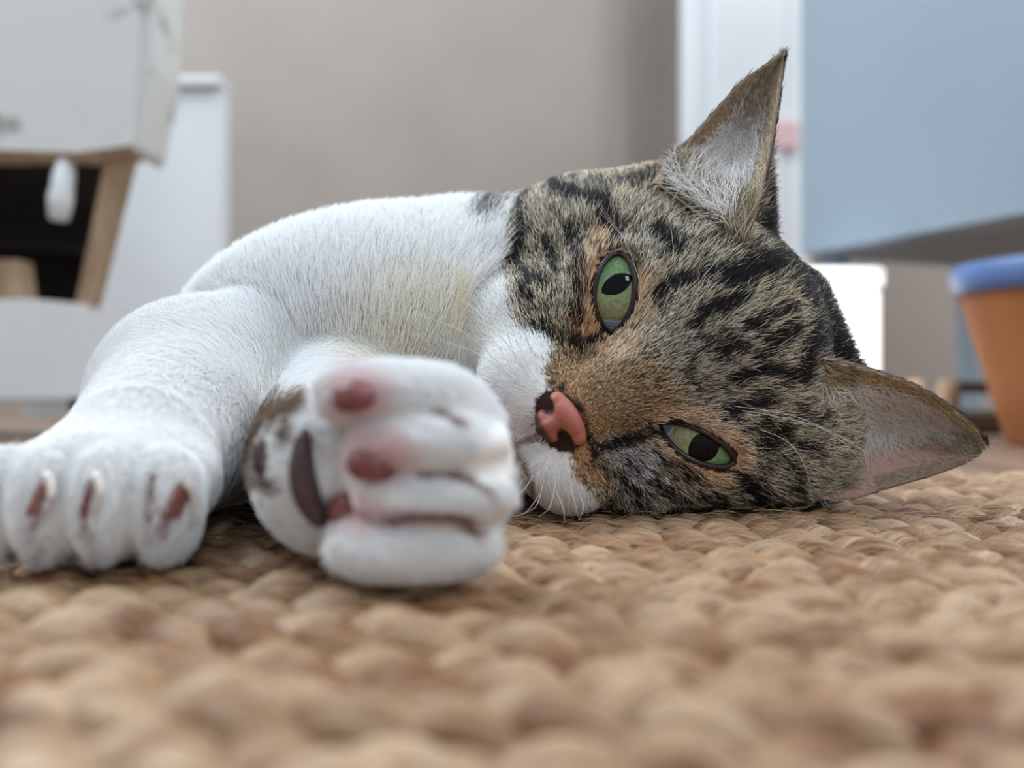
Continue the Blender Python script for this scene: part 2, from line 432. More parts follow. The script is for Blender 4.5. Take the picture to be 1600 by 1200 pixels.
def d_head(p):
    h = (p - O.astype(np.float32)) @ R_.T.astype(np.float32)
    d = ell(h, (0.9, -0.1, -3.2), (3.7, 3.9, 3.2))
    d = smin(d, ell(h, (-0.5, -2.7, -3.3), (3.1, 2.55, 2.5)), 1.0)
    d = smin(d, ell(h, (-0.5, 2.1, -3.1), (3.0, 2.2, 2.4)), 1.0)
    d = smin(d, ell(h, (-0.7, -3.82, -3.9), (2.8, 2.3, 2.2)), 1.0)
    d = smin(d, ell(h, (1.9, -3.6, -4.1), (1.9, 1.6, 1.6)), 0.8)
    d = smin(d, ell(h, (1.8, 3.25, -3.3), (2.4, 1.85, 1.8)), 0.8)
    d = smin(d, ell(h, (-0.2, 0, -1.75), (2.5, 3.0, 1.6)), 0.9)
    d = smin(d, ell(h, (1.9, 0, -1.75), (2.2, 2.5, 1.6)), 0.9)
    d = smin(d, cap(h, (1.4, 0, -1.0), (-2.1, 0, 1.1), 1.1, 0.78), 0.9)
    for s in (-1, 1):
        d = smin(d, ell(h, (-1.75, s * 1.75, -1.25), (1.5, 1.6, 1.5)), 1.0)
    d = smin(d, ell(h, (-4.0, 0, -0.1), (0.85, 1.0, 1.0)), 0.4)
    d = smin(d, ell(h, (-3.3, -1.5, -2.0), (1.5, 2.3, 2.0)), 0.8)
    d = smin(d, ell(h, (-2.5, -2.3, -0.9), (1.5, 1.35, 1.25)), 0.8)
    m = ell(h, (-3.0, -1.1, 0.5), (1.05, 1.15, 1.1))
    m = smin(m, ell(h, (-3.0, 1.1, 0.5), (1.05, 1.15, 1.1)), 0.12)
    d = smin(d, m, 0.75)
    d = smin(d, cap(p, P(1190, 235, 24.3), P(1172, 356, 24.0), 0.14, 0.58), 0.45)      # dark root of the upright ear
    d = smin(d, cap(p, P(1250, 470, 24.2), P(1326, 590, 23.8), 0.62, 0.24), 0.8)       # and of the other one
    # mouth
    for s in (-1, 1):
        d = smax(d, -cap(h, (-3.75, 0, 1.3), (-3.85, s * 0.8, 1.05), 0.06, 0.05), 0.12)
        d = smax(d, -cap(h, (-3.85, s * 0.8, 1.05), (-3.6, s * 1.6, 0.2), 0.05, 0.03), 0.12)
    for e_ in EYES:
        q_ = h - e_['c'].astype(np.float32)
        d = smin(d, np.sqrt((q_ ** 2).sum(1)) - (EYE_R + 0.13), 0.5)
    for e_ in EYES:
        al = almond(e_, h[:, 0], h[:, 1])
        front = -(h[:, 2] + 1.35)
        d = smax(d, -np.maximum(al, front), 0.07)
    return d

def d_parts(p):
    """distances of head, trunk, left leg and right leg"""
    p = p.astype(np.float32)
    head = d_head(p)
    neck = cap(p, H(-0.6, -0.3, -5.0), (-0.2, 29, 4.6), 3.7, 4.1)
    trunk = smin(ell(p, (-3.0, 28.5, 4.15), (7.4, 5.9, 4.45)), neck, 1.5)
    trunk = smin(trunk, cap(p, (-3.5, 32, 4.3), (-6, 46, 4.2), 4.3, 4.4), 2.0)
    trunk = smin(trunk, ell(p, (-6.5, 50, 3.7), (5.4, 6.0, 4.4)), 1.5)
    for a, b, ra, rb in (((-8, 50, 1.8), (-11.5, 43, 0.9), 2.2, 1.3), ((-11.5, 43, 0.9), (-12, 38.5, 0.35), 1.2, 1.1), ((-4, 52, 1.5), (-3.5, 43, 0.7), 2.2, 1.2),
                         ((-6, 55, 2.0), (-3, 60, 0.4), 1.4, 1.2), ((-3, 60, 0.4), (4, 60, 0.1), 1.2, 1.0)):
        trunk = smin(trunk, cap(p, a, b, ra, rb), 0.8)
    # left foreleg, claws towards the lens
    l = smin(cap(p, (-4.6, 26.8, 3.7), (-8.3, 23.6, 2.7), 3.0, 2.45), cap(p, (-8.3, 23.6, 2.7), (-7.6, 18.2, 1.75), 2.45, 1.5), 0.8)
    l = smin(l, ell(p, (-7.55, 17.0, 1.35), (1.85, 1.6, 1.2)), 0.6)
    t = None
    for x, y, z in TOES_L:
        e1 = ell(p, (x, y, z), (0.59, 0.82, 1.02))
        t = e1 if t is None else smin(t, e1, 0.19)
    t = smin(t, ell(p, (-7.55, 15.75, 1.15), (1.85, 0.85, 1.05)), 0.15)
    l = smin(l, t, 0.5)
    # right foreleg, sole towards the lens
    r = smin(cap(p, (-2.5, 26.5, 3.2), (-4.4, 23.5, 2.3), 2.6, 1.9), cap(p, (-4.4, 23.5, 2.3), (-4.05, 17.6, 1.65), 1.9, 1.2), 0.8)
    r = smin(r, ell(p, (-3.25, 15.9, 1.65), (1.35, 1.5, 1.45)), 0.7)
    t = None
    for x, y, z, a, b, c in TOES_R:
        e1 = ell(p, (x, y, z), (a, b, c))
        t = e1 if t is None else smin(t, e1, 0.16)
    t = smin(t, ell(p, (-1.32, 14.62, 1.80), (1.36, 1.22, 1.70)), 0.18)
    r = smin(r, t, 0.35)
    return head, trunk, l, r

def d_cat(p):
    h, t, l, r = d_parts(p)
    d = smin(h, t, 0.9)
    d = smin(d, l, 0.45)
    d = smin(d, r, 0.40)
    rest = np.where(p[:, 1] < 34.8, 0.12, -1.0).astype(np.float32)          # weight flattens it on the rug
    return smax(d, rest - p[:, 2], 0.12)

def surface_nets(fun, lo, hi, h, B=4):
    lo = np.asarray(lo, float); n = np.ceil((np.asarray(hi, float) - lo) / h / B).astype(int)
    N = n * B
    ax = [lo[i] + (np.arange(n[i]) * B + (B - 1) / 2) * h for i in range(3)]
    g = np.stack(np.meshgrid(*ax, indexing='ij'), -1).reshape(-1, 3)
    dc = np.concatenate([fun(c) for c in np.array_split(g.astype(np.float32), max(1, len(g) // 400000))])
    D = np.repeat(np.repeat(np.repeat(dc.reshape(n).astype(np.float32), B, 0), B, 1), B, 2)
    act = np.argwhere(np.abs(dc.reshape(n)) < B * h * 2.2)
    o3 = np.stack(np.meshgrid(*[np.arange(B)] * 3, indexing='ij'), -1).reshape(-1, 3)
    for ch in np.array_split(act, max(1, len(act) // 8000)):
        ii = (ch[:, None] * B + o3[None]).reshape(-1, 3)
        D[ii[:, 0], ii[:, 1], ii[:, 2]] = fun((lo + ii * h).astype(np.float32))
    s = D < 0
    c = s[:-1, :-1, :-1].astype(np.int8)
    for dx, dy, dz in [(1,0,0),(0,1,0),(0,0,1),(1,1,0),(1,0,1),(0,1,1),(1,1,1)]:
        c = c + s[dx:N[0]-1+dx, dy:N[1]-1+dy, dz:N[2]-1+dz]
    cells = np.argwhere((c > 0) & (c < 8))
    ids = np.full(c.shape, -1, np.int32); ids[cells[:, 0], cells[:, 1], cells[:, 2]] = np.arange(len(cells))
    acc = np.zeros((len(cells), 3)); cnt = np.zeros(len(cells))
    cor = [(x, y, z) for x in (0, 1) for y in (0, 1) for z in (0, 1)]
    for i, a in enumerate(cor):
        for b in cor[i + 1:]:
            if sum(abs(a[k] - b[k]) for k in range(3)) != 1: continue
            va = D[cells[:, 0] + a[0], cells[:, 1] + a[1], cells[:, 2] + a[2]]; vb = D[cells[:, 0] + b[0], cells[:, 1] + b[1], cells[:, 2] + b[2]]
            m = (va < 0) != (vb < 0); t = np.where(m, va / np.where(m, va - vb, 1), 0)
            acc += np.where(m[:, None], np.array(a) + t[:, None] * (np.array(b) - np.array(a)), 0); cnt += m
    v = lo + (cells + acc / cnt[:, None]) * h
    faces = []
    for axis in range(3):
        sl = [slice(None)] * 3; sl2 = [slice(None)] * 3
        sl[axis] = slice(0, -1); sl2[axis] = slice(1, None)
        a, b = s[tuple(sl)], s[tuple(sl2)]
        ed = np.argwhere(a != b)
        o1, o2 = [(1, 2), (2, 0), (0, 1)][axis]
        lim = np.array(ids.shape)
        ok = (ed[:, o1] > 0) & (ed[:, o2] > 0) & (ed[:, o1] < lim[o1]) & (ed[:, o2] < lim[o2]) & (ed[:, axis] < lim[axis])
        ed = ed[ok]
        flip = ~a[ed[:, 0], ed[:, 1], ed[:, 2]]
        qd = []
        for d1, d2 in ((-1, -1), (0, -1), (0, 0), (-1, 0)):
            e2 = ed.copy(); e2[:, o1] += d1; e2[:, o2] += d2
            qd.append(ids[e2[:, 0], e2[:, 1], e2[:, 2]])
        qd = np.stack(qd, 1); qd[flip] = qd[flip][:, ::-1]
        faces.append(qd)
    f = np.concatenate(faces); f = f[(f >= 0).all(1)]
    return v, f

CV, CF = surface_nets(d_cat, (-13.5, 12.0, -1.1), (10.5, 62.0, 10.6), 0.085)
bvh = BVHTree.FromPolygons([tuple(x) for x in CV], [tuple(x) for x in CF.tolist()])
def hit(px, py, default=22.0):
    d = Vector(P(px, py, 1.0) - CAMP).normalized()
    loc, n, i, dist = bvh.ray_cast(Vector(CAMP), d)
    if loc is None:
        return P(px, py, default), -np.array(d)
    return np.array(loc), np.array(n)

# vertex normals
def vert_normals(v, f):
    a = v[f[:, 2]] - v[f[:, 0]]; b = v[f[:, 3]] - v[f[:, 1]]
    n = np.cross(a, b); vn = np.zeros_like(v)
    for k in range(4): np.add.at(vn, f[:, k], n)
    return vn / (np.linalg.norm(vn, axis=1, keepdims=True) + 1e-12)
CN = vert_normals(CV, CF)

# ------------------------------------------------------------------ coat markings
def seg_dist(px, py, line):
    line = np.asarray(line, float); d = np.full(px.shape, 1e9)
    for (x0, y0), (x1, y1) in zip(line[:-1], line[1:]):
        dx, dy = x1 - x0, y1 - y0; L2 = dx * dx + dy * dy + 1e-9
        t = np.clip(((px - x0) * dx + (py - y0) * dy) / L2, 0, 1)
        d = np.minimum(d, np.hypot(px - x0 - t * dx, py - y0 - t * dy))
    return d
def in_poly(px, py, poly):
    r = np.zeros(px.shape, bool); n = len(poly)
    for i in range(n):
        x0, y0 = poly[i]; x1, y1 = poly[(i + 1) % n]
        if y0 == y1: continue
        m = ((y0 > py) != (y1 > py)) & (px < (x1 - x0) * (py - y0) / (y1 - y0) + x0)
        r ^= m
    return r
def wob(px, py, s, seed):
    """smooth wobble in -1..1"""
    rg = np.random.default_rng(seed); o = 0
    for k in range(5):
        a = rg.uniform(0, 6.28); fr = rg.uniform(0.6, 1.6) / s
        o = o + np.sin((px * math.cos(a) + py * math.sin(a)) * fr * 6.28 + rg.uniform(0, 6.28))
    return o / 3.0

WHITE_FACE = [(-900, -900), (738, -900), (738, 290), (806, 312), (795, 350), (788, 400), (795, 450), (803, 492), (815, 518), (861, 530), (864, 553), (851, 580),
              (854, 601), (848, 628), (838, 650), (840, 684), (862, 692), (888, 702), (893, 725), (905, 750), (925, 765), (940, 790), (935, 1500), (-900, 1500)]
# (polyline in the photograph's pixels, half width, darkness 0..1)
STRIPES = [
    ([(850, 285), (872, 305), (900, 322), (937, 327), (946, 355), (958, 376)], 11, 1.0),
    ([(818, 312), (815, 345), (821, 372), (812, 402), (817, 430), (832, 448)], 8, 0.95),
    ([(858, 388), (866, 418), (872, 436)], 7, 0.8),
    ([(896, 375), (905, 430), (908, 480), (898, 512)], 10, 0.6),
    ([(845, 440), (853, 452)], 9, 0.6), ([(818, 455), (826, 475)], 8, 0.75),
    ([(838, 520), (870, 532), (905, 540)], 10, 0.55), ([(900, 542), (918, 538), (940, 530)], 8, 0.95),
    ([(1030, 378), (1045, 394)], 14, 0.9),
    ([(1018, 470), (1040, 456), (1065, 449), (1100, 440), (1130, 434)], 8, 0.9),
    ([(1128, 448), (1150, 436), (1178, 428), (1205, 418)], 18, 1.0), ([(1195, 425), (1215, 405)], 16, 0.9),
    ([(1074, 513), (1090, 498), (1112, 488), (1138, 480)], 10, 1.0),
    ([(1150, 520), (1180, 505), (1215, 486)], 10, 0.85), ([(1180, 540), (1200, 532), (1222, 520)], 10, 0.9),
    ([(1092, 543), (1115, 552), (1146, 548)], 9, 0.85), ([(1110, 530), (1130, 534)], 8, 0.7), ([(1160, 560), (1190, 556)], 7, 0.6),
    ([(1130, 595), (1150, 585), (1175, 580), (1205, 583), (1230, 592)], 8, 1.0),
    ([(1235, 590), (1243, 568), (1250, 545), (1258, 530)], 14, 1.0),
    ([(1118, 652), (1140, 636), (1160, 628), (1185, 624)], 9, 0.85), ([(1160, 618), (1185, 612)], 6, 0.6),
    ([(1178, 690), (1192, 682), (1205, 672)], 14, 0.95), ([(1165, 668), (1180, 662)], 8, 0.6),
    ([(1145, 745), (1172, 762), (1180, 780), (1178, 805)], 11, 1.0),
    ([(1030, 716), (1055, 724), (1078, 736)], 9, 0.75), ([(1010, 745), (1040, 762), (1070, 790)], 9, 0.6), ([(965, 735), (985, 760), (1010, 800)], 8, 0.6),
    ([(1085, 760), (1105, 785)], 9, 0.65), ([(1045, 790), (1060, 805)], 8, 0.7), ([(1110, 770), (1130, 800)], 7, 0.7),
    ([(1200, 770), (1215, 800)], 10, 0.8), ([(1225, 745), (1240, 790)], 9, 0.7),
    ([(1225, 640), (1250, 650)], 8, 0.6), ([(1230, 690), (1260, 700)], 8, 0.6), ([(1215, 720), (1235, 735)], 7, 0.6),
    ([(1208, 330), (1222, 380), (1240, 420), (1262, 462), (1282, 500), (1296, 530)], 24, 0.85),
    ([(1275, 540), (1310, 558), (1345, 578)], 20, 0.85),
    ([(1205, 200), (1208, 260), (1204, 330), (1195, 370)], 16, 0.95),
    ([(990, 290), (1030, 282)], 9, 0.7), ([(1090, 340), (1120, 338), (1150, 352)], 12, 0.6), ([(960, 292), (990, 300)], 8, 0.5),
    ([(1060, 400), (1085, 392)], 8, 0.5), ([(1100, 385), (1130, 392)], 8, 0.5), ([(1140, 400), (1170, 392)], 9, 0.5),
    ([(925, 300), (950, 304)], 8, 0.5), ([(1050, 345), (1070, 352)], 8, 0.45), ([(1075, 560), (1060, 590)], 7, 0.35),
    ([(1003, 673), (1014, 668)], 7, 1.0), ([(925, 704), (950, 694), (985, 684), (1004, 674)], 7, 0.9), ([(928, 722), (945, 730)], 8, 0.6),
    ([(880, 612), (898, 642), (912, 672), (925, 698)], 7, 0.75), ([(862, 600), (858, 622)], 4, 0.7),
    ([(838, 650), (838, 678), (846, 688)], 5, 0.8),
]
NECK_DARK = [([(750, 352), (755, 325), (764, 300)], 20, 1.0), ([(750, 292), (780, 288), (815, 292)], 18, 0.95), ([(790, 300), (815, 290)], 14, 0.9)]
MOUTH = [([(838, 682), (808, 692), (786, 676), (768, 650), (758, 628)], 6, 0.6), ([(808, 692), (814, 712), (828, 742), (836, 768)], 6, 0.55)]
# (polyline, half width, tip colour, root colour)
ZONES = [
    ([(920, 600), (950, 640)], 62, (214, 168, 112), (112, 74, 46)),
    ([(950, 600), (985, 640)], 50, (204, 170, 128), (76, 56, 42)),
    ([(945, 368), (925, 405), (915, 450), (920, 495), (938, 528)], 17, (240, 208, 172), (196, 156, 118)),
    ([(984, 385), (1002, 430), (1008, 470), (995, 512), (965, 548)], 18, (242, 218, 188), (190, 158, 128)),
    ([(905, 512), (925, 524)], 16, (226, 180, 130), (172, 126, 84)),
    ([(1030, 652), (1060, 638), (1100, 652), (1135, 680), (1155, 725)], 14, (240, 212, 182), (192, 156, 126)),
    ([(1012, 690), (1035, 706), (1080, 730), (1130, 748)], 11, (238, 206, 168), (194, 152, 114)),
    ([(912, 712), (922, 735)], 22, (222, 182, 134), (158, 116, 80)),
    ([(965, 705), (1000, 712), (990, 740)], 24, (222, 222, 222), (96, 92, 92)),
    ([(985, 360), (1000, 400)], 22, (226, 216, 196), (92, 82, 70)),
    ([(1050, 290), (1085, 330)], 24, (226, 204, 160), (110, 86, 64)),
    ([(1060, 540), (1100, 590), (1120, 610)], 30, (206, 196, 180), (72, 64, 56)),
    ([(1035, 262), (1060, 268)], 16, (196, 152, 116), (128, 84, 60)),
    ([(770, 650), (800, 720), (812, 770)], 20, (206, 186, 164), (128, 100, 84)),
]

def coat(p, n, hgrp):
    """returns tip and root colours (linear) for surface points; the markings are sharp-edged patches with ticked hairs"""
    N_ = len(p)
    px, py = proj(p)
    tip = np.tile(np.array([234, 221, 198.0]), (N_, 1)); root = np.tile(np.array([42, 36, 33.0]), (N_, 1))
    warm = np.clip(0.5 + 0.5 * wob(px, py, 160, 3), 0, 1)[:, None]
    tip = tip * (1 - 0.25 * warm) + np.array([228, 204, 166.0]) * 0.25 * warm
    for line, hw, tc, rc in ZONES:
        wgt = np.clip(1.35 - seg_dist(px, py, line) / hw * 0.75, 0, 1)[:, None]
        tip = tip * (1 - wgt) + np.array(tc, float) * wgt; root = root * (1 - wgt) + np.array(rc, float) * wgt
    jx = px + 5 * wob(px, py, 30, 5); jy = py + 5 * wob(px, py, 26, 6)
    dark = np.zeros(N_)
    for line, hw, k in STRIPES:
        dark = np.maximum(dark, k * np.clip(1.5 - seg_dist(jx, jy, line) / hw, 0, 1))
    blot = np.clip(wob(px, py, 46, 9) * 1.3 - 0.55, 0, 1) * 0.55        # faint mottling between the stripes
    face = np.clip((np.hypot(px - 930, py - 620) - 70) / 60, 0, 1)
    dark = np.maximum(dark, blot * face)
    ticks = RNG.random(N_)
    isd = ticks < np.clip(dark * 1.05, 0, 0.97)
    grey = (0.85 + 0.3 * RNG.random(N_))[:, None]
    lonely = (RNG.random(N_) < 0.24) & (np.abs(px - 930) + np.abs(py - 620) > 60)
    tip[lonely] = tip[lonely] * 0.35
    light = RNG.random(N_) < 0.07
    tip[light] = np.array([232, 226, 214.0])
    tip[isd] = np.array([34, 31, 32.0]); root[isd] = np.array([20, 18, 18.0])
    mid = (dark > 0.3) & ~isd
    tip[mid] *= 0.8
    tip *= grey
    # white half of the coat
    ex = px + RNG.normal(0, 4, N_) + 4 * wob(px, py, 40, 11); ey = py + RNG.normal(0, 4, N_)
    wh = in_poly(ex, ey, WHITE_FACE) | (hgrp != 0)
    wtip = np.tile(np.array([247, 248, 249.0]), (N_, 1)); wroot = np.tile(np.array([238, 236, 232.0]), (N_, 1))
    cream = (np.clip(1.3 - np.hypot((px - 650) / 120, (py - 530) / 85), 0, 1) * (p[:, 1] > 19))[:, None]
    wtip = wtip * (1 - cream) + np.array([249, 246, 234.0]) * cream; wroot = wroot * (1 - cream) + np.array([242, 235, 216.0]) * cream
    stain = (np.clip(1.2 - seg_dist(px, py, [(712, 480), (708, 530), (700, 560)]) / 10, 0, 1) * 0.6 * (hgrp != 3))[:, None]
    wtip = wtip * (1 - stain) + np.array([222, 204, 164.0]) * stain
    nd = np.zeros(N_)
    for line, hw, k in NECK_DARK:
        nd = np.maximum(nd, k * np.clip(1.4 - seg_dist(jx, jy, line) / hw, 0, 1))
    nd *= (p[:, 1] > 19)
    k_ = RNG.random(N_) < nd * 0.9
    wtip[k_] = np.array([88, 78, 70.0]); wroot[k_] = np.array([54, 48, 46.0])
    for line, hw, k in MOUTH:
        m_ = (np.clip(1.4 - seg_dist(px, py, line) / hw, 0, 1) * k * (hgrp == 0))[:, None]
        wtip = wtip * (1 - m_) + np.array([120, 88, 74.0]) * m_; wroot = wroot * (1 - m_) + np.array([86, 58, 50.0]) * m_
    # brown patch by the wrist of the right foreleg, brown between heel and toe pads, darker lines along the toe creases
    br = np.zeros(N_)
    for line, hw in (([(455, 632), (425, 648), (398, 668), (384, 700), (384, 752)], 15), ([(436, 655), (434, 690)], 10), ([(395, 745), (420, 760)], 10), ([(340, 850), (400, 846)], 16)):
        br = np.maximum(br, np.clip(1.4 - seg_dist(px, py, line) / hw, 0, 1))
    br = np.maximum(br, np.clip(1.3 - seg_dist(px, py, [(492, 782), (505, 792), (520, 800)]) / 11, 0, 1))
    br *= (hgrp == 3)
    k_ = RNG.random(N_) < br
    wtip[k_] = np.array([150, 130, 112.0]); wroot[k_] = np.array([84, 66, 56.0])
    cr = np.zeros(N_)
    for line, hw in (([(668, 640), (690, 650), (706, 660)], 7), ([(640, 742), (700, 742), (735, 752), (756, 768)], 6), ([(590, 806), (650, 806), (700, 812), (742, 834)], 8),
                     ([(76, 738), (66, 790), (52, 830), (28, 868)], 7), ([(148, 745), (136, 790), (132, 840), (128, 868)], 7), ([(242, 730), (236, 780), (224, 830)], 6), ([(292, 752), (272, 790), (262, 815)], 10)):
        cr = np.maximum(cr, np.clip(1.3 - seg_dist(px, py, line) / hw, 0, 1))
    cr = (cr * (hgrp >= 2) * 0.92)[:, None]
    wtip = wtip * (1 - cr) + np.array([132, 90, 86.0]) * cr; wroot = wroot * (1 - cr) + np.array([96, 58, 54.0]) * cr
    pk = np.zeros(N_)
    for (x, y, r_) in ((582, 712, 62), (553, 618, 54), (548, 800, 48)):
        pk = np.maximum(pk, np.clip(1.2 - np.hypot(px - x, (py - y) * 1.2) / r_, 0, 1))
    pk = (pk * (hgrp == 3) * 0.55)[:, None]
    wtip = wtip * (1 - pk) + np.array([222, 160, 160.0]) * pk; wroot = wroot * (1 - pk) + np.array([205, 140, 140.0]) * pk
    tip = np.where(wh[:, None], wtip, tip); root = np.where(wh[:, None], wroot, root)
    return lin(np.clip(tip, 0, 255)), lin(np.clip(root, 0, 255)), wh, dark

def groups(p):
    out = np.zeros(len(p), int)
    for idx in np.array_split(np.arange(len(p)), max(1, len(p) // 300000)):
        out[idx] = np.argmin(np.stack(d_parts(p[idx]), 1), 1)
    return out

# ------------------------------------------------------------------ materials of the cat
def attr_mat(name, rough, spec, sheen=0.0):
    m = new_mat(name, rough=rough, spec=spec)
    nt = m.node_tree; a = nt.nodes.new('ShaderNodeAttribute'); a.attribute_name = 'coat'
    nt.links.new(a.outputs['Color'], nt.nodes['Principled BSDF'].inputs['Base Color'])
    return m
skin_m = attr_mat('coat_undercoat', 0.8, 0.1)
fur_m = attr_mat('fur_strands', 0.55, 0.25)
rim_m = new_mat('dark_wet_lid', (46, 28, 24), 0.3, 0.5)

cat = thing('cat', 'white and brown tabby cat with green eyes lying on its side on the jute rug', 'cat', (0, 24, 0))

grpV = groups(CV)
tip, root, wh, dk = coat(CV, CN, grpV)
vcol = np.where(wh[:, None], 0.5 * tip + 0.5 * root, 0.12 * tip + 0.88 * root)
hv = to_head(CV)
lidd = np.minimum(*[almond(e_, hv[:, 0], hv[:, 1]) for e_ in EYES])
isrim = (lidd < 0.09) & (hv[:, 2] > -1.7) & (grpV == 0)
vcol[isrim] = lin((44, 27, 24))
muz = (np.hypot((hv[:, 0] + 2.52) / 0.57, (hv[:, 1] - 0.05) / 0.76) < 1.0) & (hv[:, 2] > 0.6) & (grpV == 0)
vcol[muz] = lin((62, 44, 40))
body = quads_mesh('body', CV, CF, skin_m, cat, vcol)

# ------------------------------------------------------------------ fur curves
def curves_obj(name, pts, radii, cols, parent, mat):
    """pts (n,k,3) cm, radii (n,k) cm, cols (n,k,3) linear"""
    n, k = pts.shape[:2]
    cu = bpy.data.hair_curves.new(name)
    cu.add_curves([k] * n)
    cu.attributes['position'].data.foreach_set('vector', (pts * S).astype(np.float32).ravel())
    ra = cu.attributes.get('radius') or cu.attributes.new('radius', 'FLOAT', 'POINT')
    ra.data.foreach_set('value', (radii * S).astype(np.float32).ravel())
    ca = cu.attributes.new('coat', 'FLOAT_COLOR', 'POINT')
    ca.data.foreach_set('color', np.concatenate([cols, np.ones((n, k, 1))], 2).astype(np.float32).ravel())
    cu.materials.append(mat)
    o = bpy.data.objects.new(name, cu); COL.objects.link(o)
    o.parent = parent
    o.matrix_parent_inverse = parent.matrix_world.inverted()
    o['kind'] = 'stuff'
    return o

def sample(v, f, vn, dens):
    """random roots on quads; dens per face, hairs per cm2"""
    a, b, c, d = (v[f[:, i]] for i in range(4))
    area_ = 0.5 * np.linalg.norm(np.cross(c - a, d - b), axis=1)
    num = RNG.poisson(area_ * dens)
    fi = np.repeat(np.arange(len(f)), num)
    s, t = RNG.random(len(fi))[:, None], RNG.random(len(fi))[:, None]
    mixv = lambda q_: (q_[f[fi, 0]] * (1 - s) + q_[f[fi, 1]] * s) * (1 - t) + (q_[f[fi, 3]] * (1 - s) + q_[f[fi, 2]] * s) * t
    p = mixv(v); n = mixv(vn); n /= np.linalg.norm(n, axis=1, keepdims=True) + 1e-9
    return p, n

def grow(p, n, dirs, L, lift, jit, K=5, clump=0.0, curl=0.0):
    N_ = len(p)
    d = dirs + RNG.normal(0, jit, (N_, 3))
    d -= n * (d * n).sum(1, keepdims=True); d /= np.linalg.norm(d, axis=1, keepdims=True) + 1e-9
    side = np.cross(n, d)
    t = np.linspace(0, 1, K)[None, :, None]
    L = L[:, None, None]; lf = lift[:, None, None]
    bend = RNG.normal(0, 0.12 + curl, N_)[:, None, None]
    return p[:, None] - n[:, None] * 0.02 + L * (d[:, None] * (t * (0.75 + 0.25 * t)) + n[:, None] * lf * (t - 0.55 * t * t) + side[:, None] * bend * t * t)

NOSE = H(-2.3, 0, 1.9)
def hair_field(p, n, g):
    """direction, length, lift of the fur"""
    N_ = len(p)
    d = np.zeros((N_, 3)); L = np.zeros(N_); lift = np.zeros(N_)
    h = to_head(p)
    # head: away from the nose
    m = g == 0
    v = p[m] - NOSE; r = np.linalg.norm(v, axis=1)
    hd = v / (r[:, None] + 1e-6)
    # around the eyes the hair sweeps along the lids
    d[m] = hd
    L[m] = np.clip(0.10 + 0.085 * np.maximum(r - 0.4, 0), 0.12, 0.55); lift[m] = 0.45
    px, py = proj(p)
    # trunk: up and backwards
    m = g == 1
    c = np.array([-5.0, 22.0, 0.2]); v = p[m] - c; v /= np.linalg.norm(v, axis=1, keepdims=True) + 1e-6
    d[m] = v + np.array([-0.15, 0.3, 0.35]); L[m] = 0.95; lift[m] = 0.62
    # left leg
    m = g == 2
    t = np.clip((p[m, 1] - 17.5) / 5.0, 0, 1)[:, None]
    d[m] = (1 - t) * np.array([0.05, -0.7, -0.8]) + t * (np.array([-0.35, 0.1, 0.75]) + 0.6 * n[m]); L[m] = 0.35 + 0.4 * t[:, 0]; lift[m] = 0.35
    # right leg
    m = g == 3
    t = np.clip((p[m, 1] - 17.0) / 5.0, 0, 1)[:, None]
    d[m] = (1 - t) * np.array([0.9, -0.35, -0.1]) + t * np.array([-0.2, -0.3, 0.8]); L[m] = 0.30 + 0.35 * t[:, 0]; lift[m] = 0.35
    return d, L, lift

def make_fur():
    fc = CV[CF].mean(1); fn = CN[CF].mean(1)
    tocam = CAMP - fc; tocam /= np.linalg.norm(tocam, axis=1, keepdims=True)
    fac = (fn * tocam).sum(1)
    g = grpV[CF[:, 0]]
    dens = np.select([g == 0, g == 1, g == 2, g == 3], [840.0, 680.0, 850.0, 800.0])
    dens *= np.where(fac > -0.35, 1.0, 0.25)
    dens *= np.where(fc[:, 1] > 36, 0.1, 1.0) * np.where(fc[:, 2] < -0.25, 0.0, 1.0)
    p, n = sample(CV, CF, CN, dens)
    g = groups(p)
    h = to_head(p)
    ld = np.minimum(*[almond(e_, h[:, 0], h[:, 1]) for e_ in EYES])
    keep = ~((ld < 0.10) & (h[:, 2] > -2.2) & (g == 0))
    nosezone = (np.hypot((h[:, 0] + 2.50) / 0.48, (h[:, 1] - 0.05) / 0.68) < 1.0) & (h[:, 2] > 0.9)
    phil = (np.abs(h[:, 1]) < 0.16) & (h[:, 0] < -2.6) & (h[:, 0] > -3.3) & (h[:, 2] > 0.9)
    keep &= ~nosezone & ~phil
    p, n, g = p[keep], n[keep], g[keep]
    d, L, lift = hair_field(p, n, g)
    tip, root, wh, dk = coat(p, n, g)
    L = L * RNG.uniform(0.7, 1.2, len(p))
    jit = np.where(g == 0, 0.16, 0.20)[:, None]
    K = 5
    pts = grow(p, n, d, L, lift * RNG.uniform(0.6, 1.4, len(p)), jit, K)
    # keep hair off the open eyes
    hp = to_head(pts.reshape(-1, 3)).reshape(len(p), K, 3)
    bad = np.zeros(len(p), bool)
    for e_ in EYES:
        bad |= ((almond(e_, hp[..., 0], hp[..., 1]) < -0.015) & (hp[..., 2] > -1.6)).any(1)
    ok = ~bad
    pts, tip, root, g, wh = pts[ok], tip[ok], root[ok], g[ok], wh[ok]
    t = np.linspace(0, 1, K)[None, :, None]
    w = np.where(wh[:, None, None], np.clip((t - 0.2) / 0.45, 0, 1), np.clip((t - 0.4) / 0.3, 0, 1))
    tab = ~wh[:, None, None]
    cols = root[:, None] * (1 - w) + tip[:, None] * w
    cols = np.where(tab & (t > 0.93), cols * 0.75, cols)
    base = np.where(g == 0, np.where(wh, 0.0075, 0.0085), 0.0068)
    radii = base[:, None] * np.array([1.0, 1.0, 0.85, 0.6, 0.18])[None]
    for nm, sel in (('fur', np.ones(len(g), bool)),):
        curves_obj(nm, pts[sel], radii[sel], cols[sel], cat, fur_m)
    return len(pts)
print('hairs', make_fur())

